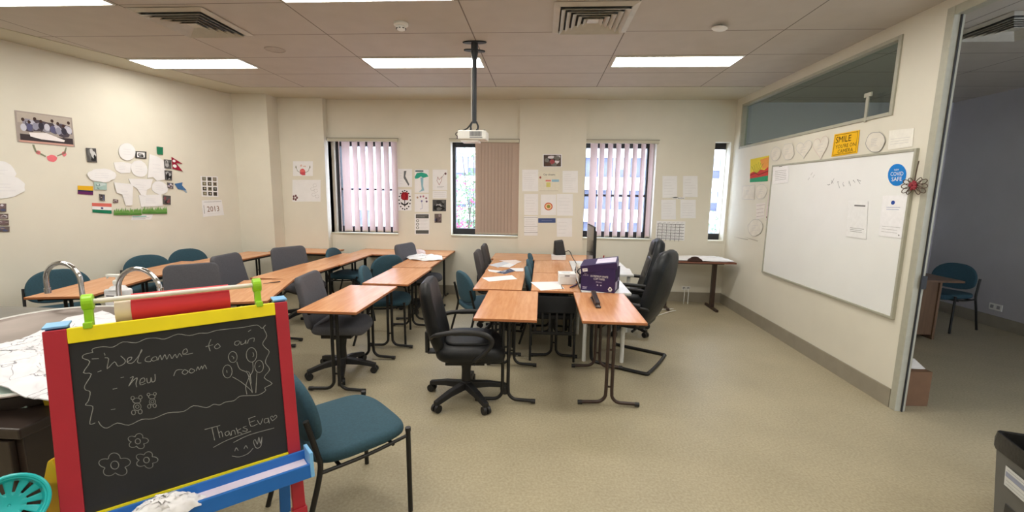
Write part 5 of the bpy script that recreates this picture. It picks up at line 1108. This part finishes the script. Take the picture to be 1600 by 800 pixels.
nt.links.new(lt.outputs[0], m5.inputs[0]); nt.links.new(src, m5.inputs[6]); m5.inputs[7].default_value = S(150, 150, 158)+(1,); nt.links.new(m5.outputs[2], b5.inputs['Base Color'])
g = MB(); crumple(g, o3, print_m, .042, 21, rings=20, lift=.012, sub=6, th=.004, jit=.12)
rr = empty('white_cloth', (-2.0, 1.5, .985)); tag(rr, 'crumpled white cloth with thin grey print draped over the basin', 'cloth')
for v in range(len(g.v)): g.v[v] = g.v[v]-rr.location
g.build('sheet', rr, smooth=True, ang=70)
# easel ------------------------------------------------------------
ZT = 1.25; a = onz(86, 516, ZT); bq = onz(438, 472, ZT); u = (bq-a).normalized(); We = (bq-a).length; nn = Vector((u.y, -u.x, 0)); th = math.radians(9)
dn = nn*math.sin(th)-Vector((0, 0, 1))*math.cos(th); fn = nn*math.cos(th)+Vector((0, 0, 1))*math.sin(th); ROOT = Vector((a.x, a.y, 0))+u*We/2
re = empty('chalkboard_easel', ROOT); tag(re, 'red, yellow and blue children\'s easel with a chalkboard in the foreground', 'easel')
def E_(s, t, o): return a+u*s+dn*t+fn*o-ROOT
ER = Matrix((u, fn, -dn)).transposed()          # local x along the board, y out of it (towards the viewer), z up the board
def eb(mb, s0, s1, t0, t1, o0, o1, m): mb.box(E_((s0+s1)/2, (t0+t1)/2, (o0+o1)/2), (abs(s1-s0), abs(o1-o0), abs(t1-t0)), m, rot=ER)
red = mat('red_paint', (176, 36, 52), .42, 0, .05, 10); yel = mat('yellow_paint', (246, 226, 24), .4, 0, .04, 10); blu = mat('blue_paint', (26, 106, 190), .38, 0, .05, 10); lbl = mat('light_blue_paint', (120, 182, 232), .4)
brd = mat('chalkboard_black', (31, 32, 34), .7, 0, .12, 5)
wl_, wr_ = .048, .040
TF = (ZT/math.cos(th))-.004
for s0, s1 in ((-wl_/2, wl_/2), (We-wr_/2, We+wr_/2)):
    b = MB(); eb(b, s0, s1, 0, .80, -.012, .012, red); po = b.build('post', re, bevel=.002)
    b = MB(); eb(b, s0-.004, s1+.004, .74, TF, -.014, .019, red); l_ = b.build('leg', re, bevel=.002)
    b = MB(); c_ = E_((s0+s1)/2, .80, .0195); b.tube([c_, c_+fn*.003], .007, steel, n=12); b.build('screw', l_, smooth=True)
s0, s1 = wl_/2, We-wr_/2
b = MB(); eb(b, s0, s1, -.001, .042, -.012, .0125, yel); b.build('top_rail', re, bevel=.002)
b = MB(); eb(b, s0, s1, .042, .55, -.006, .006, brd); bo = b.build('chalkboard', re)
b = MB(); eb(b, s0, s1, .532, .544, -.006, .012, yel); b.build('bottom_rail', re)
# writing in chalk, drawn as thin strokes on the board
chalk = mat('white_chalk', (150, 150, 146), .95, 0, .25, 60)
BP0, BN = a+fn*.0062, fn
ch = MB()
def stroke(pts, ox, oy, k, w_=.0019):
    Q = [hit(ox+x/k, oy+y/k, BP0, BN)-ROOT+fn*.0004 for x, y in pts]
    q2 = []
    for i in range(len(Q)-1):
        p0, p1, p2, p3 = Q[max(i-1, 0)], Q[i], Q[i+1], Q[min(i+2, len(Q)-1)]
        for j in range(3):
            t = j/3; q2.append(.5*((2*p1)+(p2-p0)*t+(2*p0-5*p1+4*p2-p3)*t*t+(3*p1-p0-3*p2+p3)*t**3))
    q2.append(Q[-1])
    for p, q_ in zip(q2, q2[1:]):
        d = q_-p
        if d.length < 1e-6: continue
        t = d.normalized().cross(fn)*w_/2; e = d.normalized()*w_*.3; ch.add([p-t-e, q_-t+e, q_+t+e, p+t-e], [(0, 1, 2, 3)], chalk)
K = 4.4444
def A4(*ps, w_=.0019): stroke(ps, 100, 500, K, w_)
def A5(*ps, w_=.0019): stroke(ps, 140, 640, K, w_)
A4((200, 225), (200, 200), (270, 185), (340, 188), (410, 152), (500, 158), (570, 130), (640, 125), (700, 132), (790, 98), (870, 108), (940, 92), (1000, 90), (1060, 72), (1180, 58), (1250, 50), (1340, 35), (1375, 58), (1400, 35), (1385, 55), (1408, 110), (1380, 160), (1395, 190), (1425, 220), (1405, 265), (1400, 300), (1428, 345), (1390, 400), (1445, 440), (1395, 470), (1400, 490), (1350, 520), (1280, 525), (1220, 530), (1180, 560), (1120, 570), (1080, 590), (1040, 585), (990, 608), (900, 595), (830, 635), (720, 645), (620, 685), (540, 690), (450, 730), (370, 715), (300, 750), (260, 735), (240, 705))
A4((200, 225), (140, 240), (130, 265), (180, 290), (135, 365), (190, 375), (145, 455), (150, 485), (182, 500), (170, 560), (150, 590), (200, 600), (190, 660), (180, 722), (215, 715))
for p in (((285, 262), (310, 270), (300, 338), (350, 290), (375, 320), (415, 305), (425, 280), (395, 250)), ((440, 290), (465, 275), (470, 258), (445, 265), (440, 295), (475, 298), (510, 260), (540, 215), (535, 212), (510, 290), (535, 298)),
          ((595, 250), (570, 262), (565, 285), (600, 288), (615, 262), (640, 255), (645, 275), (618, 285), (605, 270)), ((652, 278), (668, 245), (680, 275), (700, 240), (714, 272), (732, 238), (748, 268)), ((752, 268), (772, 238), (784, 262), (802, 232), (818, 252)),
          ((825, 238), (855, 225), (850, 200), (828, 212), (832, 240), (895, 230)), ((1020, 135), (1005, 175), (1015, 215)), ((985, 185), (1032, 172)), ((1068, 163), (1045, 185), (1058, 200), (1085, 185), (1068, 163)),
          ((1215, 145), (1190, 150), (1185, 170), (1205, 175), (1220, 155), (1215, 145)), ((1228, 150), (1230, 170), (1255, 160), (1262, 140), (1264, 165)), ((1275, 162), (1285, 135), (1320, 125), (1318, 150)),
          ((460, 402), (482, 395), (450, 458), (480, 420), (508, 402), (500, 440), (505, 465)), ((525, 440), (560, 425), (555, 402), (530, 415), (530, 450), (565, 440)), ((575, 405), (580, 435), (600, 430), (605, 400), (612, 430), (632, 420), (632, 378)),
          ((762, 388), (775, 355), (795, 345), (822, 345)), ((835, 345), (820, 365), (840, 378), (862, 358), (838, 344)), ((880, 338), (868, 358), (888, 368), (908, 350), (884, 338)), ((918, 352), (930, 325), (940, 345), (955, 320), (962, 340), (976, 312), (990, 338)),
          ((195, 270), (240, 268)), ((235, 360), (258, 352)), ((395, 400), (415, 396)), ((340, 480), (368, 474)), ((328, 622), (355, 618)), ((280, 230), (285, 245)), ((1280, 80), (1298, 68)),
          ((1200, 290), (1220, 340), (1270, 365), (1290, 420), (1308, 500)), ((1170, 395), (1230, 430), (1290, 480), (1308, 505)), ((1310, 290), (1312, 350), (1285, 400), (1262, 460), (1270, 515)), ((1340, 365), (1335, 440), (1332, 505)), ((1265, 355), (1290, 370), (1300, 440)),
          ((1165, 250), (1180, 262), (1175, 270)), ((1130, 350), (1132, 365)), ((1312, 225), (1318, 245), (1310, 255)), ((1352, 325), (1362, 318))): A4(*p)
def ring(f, cx, cy, rx, ry, tilt=0, n=14): f(*[(cx+rx*math.cos(2*PI*k/n)*math.cos(tilt)-ry*math.sin(2*PI*k/n)*math.sin(tilt), cy+rx*math.cos(2*PI*k/n)*math.sin(tilt)+ry*math.sin(2*PI*k/n)*math.cos(tilt)) for k in range(n+1)])
for e in ((1172, 257, 30, 38), (1135, 357, 32, 45), (1302, 242, 36, 50), (1355, 322, 30, 42)): ring(A4, *e)
for cx, cy, k in ((505, 590, 1.0), (610, 557, .82)):       # two small bear-like figures
    ring(A4, cx, cy-30*k, 28*k, 18*k); ring(A4, cx-28*k, cy-48*k, 12*k, 12*k, n=8); ring(A4, cx+26*k, cy-54*k, 12*k, 12*k, n=8); ring(A4, cx+4, cy+12*k, 26*k, 26*k); ring(A4, cx-22*k, cy+52*k, 14*k, 16*k, n=8); ring(A4, cx+24*k, cy+46*k, 14*k, 16*k, n=8); ring(A4, cx+4, cy+12*k, 12*k, 12*k, n=8)
def flower(cx, cy, R, rot=0):
    ring(A5, cx, cy, R*.26, R*.26, n=9)
    pts = []
    for k in range(61):
        t = 2*PI*k/60; q_ = R*(.62+.38*abs(math.cos(2.5*t+rot))); pts.append((cx+q_*1.05*math.cos(t), cy+q_*.78*math.sin(t)))
    A5(*pts[::1])
flower(335, 220, 70, .3); flower(175, 385, 108, .9); flower(395, 350, 76, .1)
for p in (((800, 138), (905, 110)), ((850, 128), (868, 212)), ((885, 118), (905, 195), (898, 165), (915, 152), (925, 188)), ((958, 150), (940, 162), (950, 182), (968, 168), (965, 148), (978, 180)), ((985, 178), (985, 152), (1005, 145), (1012, 172)), ((1018, 128), (1032, 170)), ((1050, 132), (1025, 150), (1058, 165)), ((1088, 115), (1066, 124), (1094, 136), (1088, 150), (1062, 148)),
          ((860, 262), (960, 210), (1120, 150)), ((1000, 228), (1110, 175), (1280, 128)), ((1105, 60), (1120, 115), (1165, 100)), ((1105, 62), (1150, 46)), ((1112, 88), (1148, 76)), ((1165, 75), (1185, 102), (1202, 62)), ((1240, 60), (1215, 66), (1216, 92), (1240, 84), (1240, 58), (1248, 94)), ((1270, 78), (1255, 55), (1268, 44), (1275, 54), (1290, 38), (1300, 52), (1270, 78)),
          ((1008, 288), (1018, 265), (1032, 284)), ((1072, 272), (1085, 250), (1097, 268)), ((990, 322), (1040, 328), (1100, 305), (1135, 268)), ((1152, 262), (1138, 225), (1150, 208), (1165, 240), (1175, 192), (1186, 235), (1197, 190), (1190, 250), (1168, 268), (1152, 262))): A5(*p)
ch.build('chalk_drawing', bo)
# tray
b = MB(); T0, T1 = .544, .605; sA, sB = -.07, We+.036
eb(b, sA, sB, T0-.006, T1, .012, .022, blu); eb(b, sA, sB, T0+.026, T1, .022, .088, blu); eb(b, sA, sB, T0+.018, T1+.004, .088, .100, blu)
tr = b.build('tray', re, bevel=.002)
b = MB(); eb(b, sA+.01, sB-.01, T0+.0235, T0+.026, .0225, .0875, mat('tray_lining', (226, 214, 228), .5)); b.build('tray_lining', tr)
for sx in (sA, sB):
    b = MB(); eb(b, sx-.006, sx+.006, T0-.022, T1+.002, .010, .106, lbl); b.build('tray_end', tr, bevel=.002)
# rear frame
for s_, w_ in ((0, wl_), (We, wr_)):
    bt = a+u*s_-nn*.26; top_ = a+u*s_-nn*.030; p0 = Vector((top_.x, top_.y, ZT+.004)); p1 = Vector((bt.x, bt.y, .002)); d = (p0-p1); zl = d.length; z_ = d.normalized(); y_ = z_.cross(u).normalized()
    b = MB(); b.box((p0+p1)/2-ROOT, (w_, .018, zl), blu, rot=Matrix((u, y_, z_)).transposed()); b.build('rear_post', re, bevel=.002)
    b = MB(); b.box(p0-ROOT+Vector((0, 0, .003)), (w_+.004, .060, .006), lbl, rot=Matrix((u, -nn, Vector((0, 0, 1)))).transposed()); b.build('hinge_block', re, bevel=.001)
b = MB(); pz = a-nn*.17; b.box(Vector((pz.x, pz.y, .56))+u*We/2-ROOT, (We-.05, .016, .04), yel, rot=Matrix((u, nn, Vector((0, 0, 1)))).transposed()); b.build('rear_rail', re, bevel=.002)
b = MB(); b.box(Vector((a.x, a.y, .48))+nn*.105+u*We/2-ROOT, (We-.05, .016, .04), yel, rot=Matrix((u, nn, Vector((0, 0, 1)))).transposed()); b.build('lower_rail', re, bevel=.002)
# clips, dowel and paper roll
def s_at(px, py): return (hit(px, py, a, fn)-a).dot(u)
sL, sR = s_at(138, 505), s_at(405, 475); grn = mat('lime_plastic', (150, 206, 36), .35)
for s_, h_ in ((sL, .092), (sR, .092)):
    b = MB(); eb(b, s_-.010, s_+.010, -h_+.02, .004, -.035, -.013, grn); eb(b, s_-.010, s_+.010, -.012, .006, -.013, .018, grn)
    c_ = E_(s_, -h_+.024, -.024); b.tube([c_-u*.013, c_+u*.013], .024, grn, n=18); b.build('clip', re, bevel=.003)
b = MB(); b.tube([E_(sL-.01, -.069, -.024), E_(sR+.005, -.069, -.024)], .0075, mat('dowel_white', (222, 216, 208), .5), n=12); b.build('dowel', re, smooth=True)
s1_, s2_ = s_at(205, 500), s_at(362, 482); s0_ = s_at(178, 500)
def rl(s0, s1, r0, m, b, ri=.012, dz=-.032, do=-.072):
    c0, c1 = E_(s0, dz, do), E_(s1, dz, do); b.tube([c0, c0+u*.006, c1-u*.004, c1], r0, m, n=30, rs=None)
rt_ = empty('paper_roll', ROOT+E_((s0_+s2_)/2, -.032, -.072)); tag(rt_, 'red paper roll with a cloudy white end hanging on the easel dowel', 'paper roll')
b = MB(); rl(s1_, s2_, .047, mat('red_paper', (206, 44, 56), .6, 0, .06, 6), b)
for i in range(len(b.v)): b.v[i] = b.v[i]+ROOT-rt_.location
b.build('red_paper', rt_, smooth=True)
b = MB(); rl(s0_, s1_+.004, .044, mat('cloudy_film', (226, 212, 190), .35), b)
for i in range(len(b.v)): b.v[i] = b.v[i]+ROOT-rt_.location
b.build('film_end', rt_, smooth=True)
# crumpled tissue on the tray
g = MB(); o3 = [E_(s, T1-.02, o) for s, o in ((.12, .03), (.20, .028), (.28, .03), (.30, .06), (.285, .10), (.24, .125), (.18, .13), (.11, .12), (.09, .07))]
o3 = [p+ROOT+Vector((0, 0, .012)) for p in o3]; crumple(g, o3, cloth_m, .04, 33, rings=12, lift=.05, sub=4, th=.003, jit=.2); tag(recentre(g.build('crumpled_tissue', smooth=True, ang=75)), 'crumpled white tissue lying in the blue easel tray', 'tissue')
# yellow and turquoise plastic things at the left picture edge
g = MB(); yp = mat('orange_yellow_plastic', (240, 186, 20), .4)
c0 = onz(84, 716, .80) if False else ony(83, 716, 1.06); xx = c0.x
ol = [(0, 0), (.17, 0), (.16, .30), (.125, .55), (.10, c0.z-.03), (.085, c0.z), (.07, c0.z-.01), (.045, c0.z-.08), (.02, .4)]
vs = [(x, 0, z) for x, z in ol]+[(x, .02, z) for x, z in ol]; n = len(ol)
g.add(vs, [tuple(range(n)), tuple(range(2*n-1, n-1, -1))]+[(i, n+i, n+(i+1) % n, (i+1) % n) for i in range(n)], yp); o = g.build('yellow_board', bevel=.004); o.location = (xx-.085, 1.055, .001); tag(o, 'tall orange-yellow plastic piece between the red post and the dark cabinet', 'board')
# turquoise slotted basket standing on a low stool
tq = mat('turquoise_plastic', (34, 184, 186), .32, 0, .04, 10)
cP = ony(14, 790, .93); r = empty('slotted_basket', cP); tag(r, 'turquoise plastic basket with long slots in the lower left corner', 'basket')
fv = (EYE-cP).normalized(); fx = Vector((0, 0, 1)).cross(fv).normalized(); fz = fv.cross(fx).normalized(); BR = Matrix((fx, fv*-1, fz)).transposed() if False else Matrix((fx, fz, fv)).transposed()
Rb = .072; b = MB(); n = 72; rings_ = [.10, .30, .45, .60, .74, .86, .93, 1.0]
def dome(f): return .030*(1-f*f)
vs = []; fs = []
for f in rings_:
    for k in range(n): vs.append(BR@Vector((Rb*f*math.cos(2*PI*k/n), Rb*f*math.sin(2*PI*k/n), -.02+(.012 if f > .9 else 0)-dome(f)*.6)))
for i in range(len(rings_)-1):
    for k in range(n):
        if 2 <= i <= 4 and k % 6 in (1, 2): continue
        fs.append((i*n+k, i*n+(k+1) % n, (i+1)*n+(k+1) % n, (i+1)*n+k))
vs.append(BR@Vector((0, 0, -.038))); fs += [(len(vs)-1, k, (k+1) % n) for k in range(n)]
b.add(vs, fs, tq); o = b.build('slotted_face', r, smooth=True); m_ = o.modifiers.new('wall', 'SOLIDIFY'); m_.thickness = .004
b = MB(); b.tube([BR@Vector((Rb*math.cos(2*PI*k/48), Rb*math.sin(2*PI*k/48), -.006)) for k in range(49)], .005, tq, n=8); b.build('rim', r, smooth=True)
b = MB(); vs = []; N = 48
for rr_, z in ((Rb, -.008), (Rb*.96, -.05), (Rb*.90, -.10)):
    for k in range(N): vs.append(BR@Vector((rr_*math.cos(2*PI*k/N), rr_*math.sin(2*PI*k/N), z)))
b.add(vs, [(i*N+k, i*N+(k+1) % N, (i+1)*N+(k+1) % N, (i+1)*N+k) for i in range(2) for k in range(N)], tq); o = b.build('side_wall', r, smooth=True); m_ = o.modifiers.new('wall', 'SOLIDIFY'); m_.thickness = .004

zs = cP.z-Rb-.006; r = empty('step_stool', (cP.x-.04, cP.y-.04, 0)); tag(r, 'low dark stool carrying the turquoise slotted basket', 'stool')
b = MB(); b.b2(-.09, .09, -.08, .09, zs-.03, zs, dark_wood); b.build('seat', r, bevel=.005)
for sx in (-.075, .075):
    for sy in (-.06, .07): b = MB(); b.tube([(sx, sy, 0), (sx, sy, zs-.03)], .014, dark_wood, n=8); b.build('leg', r, smooth=True)

# ------------------------------------------------------------------ outside the windows
conc = mat('pale_concrete', (236, 238, 242), .8, 0, .03, .6); gl2 = mat('office_glass', (92, 96, 114), .6, 0, .3, .35, spec=.1); gl3 = mat('sun_blind_blue', (142, 150, 174), .6, 0, .1, .5); mul = mat('facade_mullion', (196, 200, 210), .6, 0, .05, 2)
b = MB(); b.b2(-60, 60, 7.4, 90, -3.3, -3.0, mat('outside_paving', (206, 208, 212), .9, 0, .05, .4)); struct(b.build('ground'))
rb = empty('office_building', (1, 44, -3)); tag(rb, 'office block with white balcony bands and dark glazing outside the right windows', 'building')
for k in range(7):
    z = 3.1*k
    b = MB(); b.b2(-13, 32, -.9, 0, z+1.9, z+3.1, conc); b.build('balcony_band', rb)
    b = MB(); b.b2(-13, 32, .1, .2, z, z+1.9, gl2); o = b.build('window_row', rb)
    b = MB()
    for i in range(31): b.b2(-13+1.45*i, -12.86+1.45*i, -.1, .15, z, z+1.9, mul)
    for i in (2, 3, 7, 8, 13, 18, 19, 23): b.b2(-12.8+1.45*i, -11.6+1.45*i, .0, .08, z+.3+.5*(i % 2), z+1.9, gl3)
    b.build('mullion', o)
b = MB(); b.b2(-13, 32, .25, 12, 0, 21.7, conc); b.build('core', rb)
rb = empty('white_tower', (-20, 38, -3)); tag(rb, 'pale tower outside the left windows', 'building')
b = MB(); b.b2(-9, 6.5, 0, 9, 0, 24, conc); b.build('wall', rb)
for i in range(4):
    for j in range(6):
        b = MB(); b.b2(-7.5+3.6*i, -5.6+3.6*i, -.06, 0.02, 1.2+3.4*j, 2.9+3.4*j, gl3 if (i+j) % 3 else gl2); b.build('window', rb)
# garden wall, railing and shrub under the middle window
b = MB(); b.b2(-14, 14, 12.6, 12.85, -3, .35, conc); tag(b.build('garden_wall'), 'low white wall outside, below the middle window', 'wall')
def shrub(loc, h, cols, lab, seed, leaf=.10, n=1100, rad=.7):
    rd = random.Random(seed); r = empty('shrub', loc); tag(r, lab, 'shrub'); b = MB(); tips = []
    for k in range(16):
        a_ = rd.uniform(0, 6.28); e = Vector((math.cos(a_)*rd.uniform(.1, rad), math.sin(a_)*rd.uniform(.1, rad)*.6, h*rd.uniform(.6, 1))); m_ = e*.5+Vector((rd.uniform(-.1, .1), rd.uniform(-.1, .1), .15))
        b.tube([(0, 0, 0), m_, e], .02, mat('twig', (66, 56, 54), .8), n=5, smooth=3, rs=[.026, .02, .014, .008]); tips += [e, m_.lerp(e, .6)]
    b.build('branches', r, smooth=True)
    for nm, col, cnt in cols:
        b = MB(); m = mat(nm, col, .7, 0, .2, 12)
        for k in range(int(n*cnt)):
            p = rd.choice(tips)+Vector((rd.gauss(0, .14), rd.gauss(0, .12), rd.gauss(0, .16))); x = Vector((rd.uniform(-1, 1), rd.uniform(-1, 1), rd.uniform(-1, 1))).normalized(); y = x.orthogonal().normalized()
            L = leaf*rd.uniform(.6, 1.3); c_ = x.cross(y)*L*.12
            b.add([p, p+x*L*.5+y*L*.3+c_, p+x*L, p+x*L*.5-y*L*.3+c_], [(0, 1, 2), (0, 2, 3)], m)
        b.build('foliage' if 'leaf' in nm else 'blossom', r)
shrub((-2.2, 11.2, -3.0), 4.9, [('garden_leaf', (84, 112, 74), .7), ('pink_petal', (170, 62, 98), .5)], 'flowering shrub with pink blossom outside the middle window', 3)
shrub((-1.75, 12.1, -3.0), 6.0, [('pale_leaf', (96, 124, 88), 1.2)], 'pale green young tree outside the middle window', 5, rad=.8)
shrub((4.75, 11.5, -3.0), 4.1, [('garden_leaf', (84, 112, 74), 1.0)], 'green shrub outside the slim right window', 8)
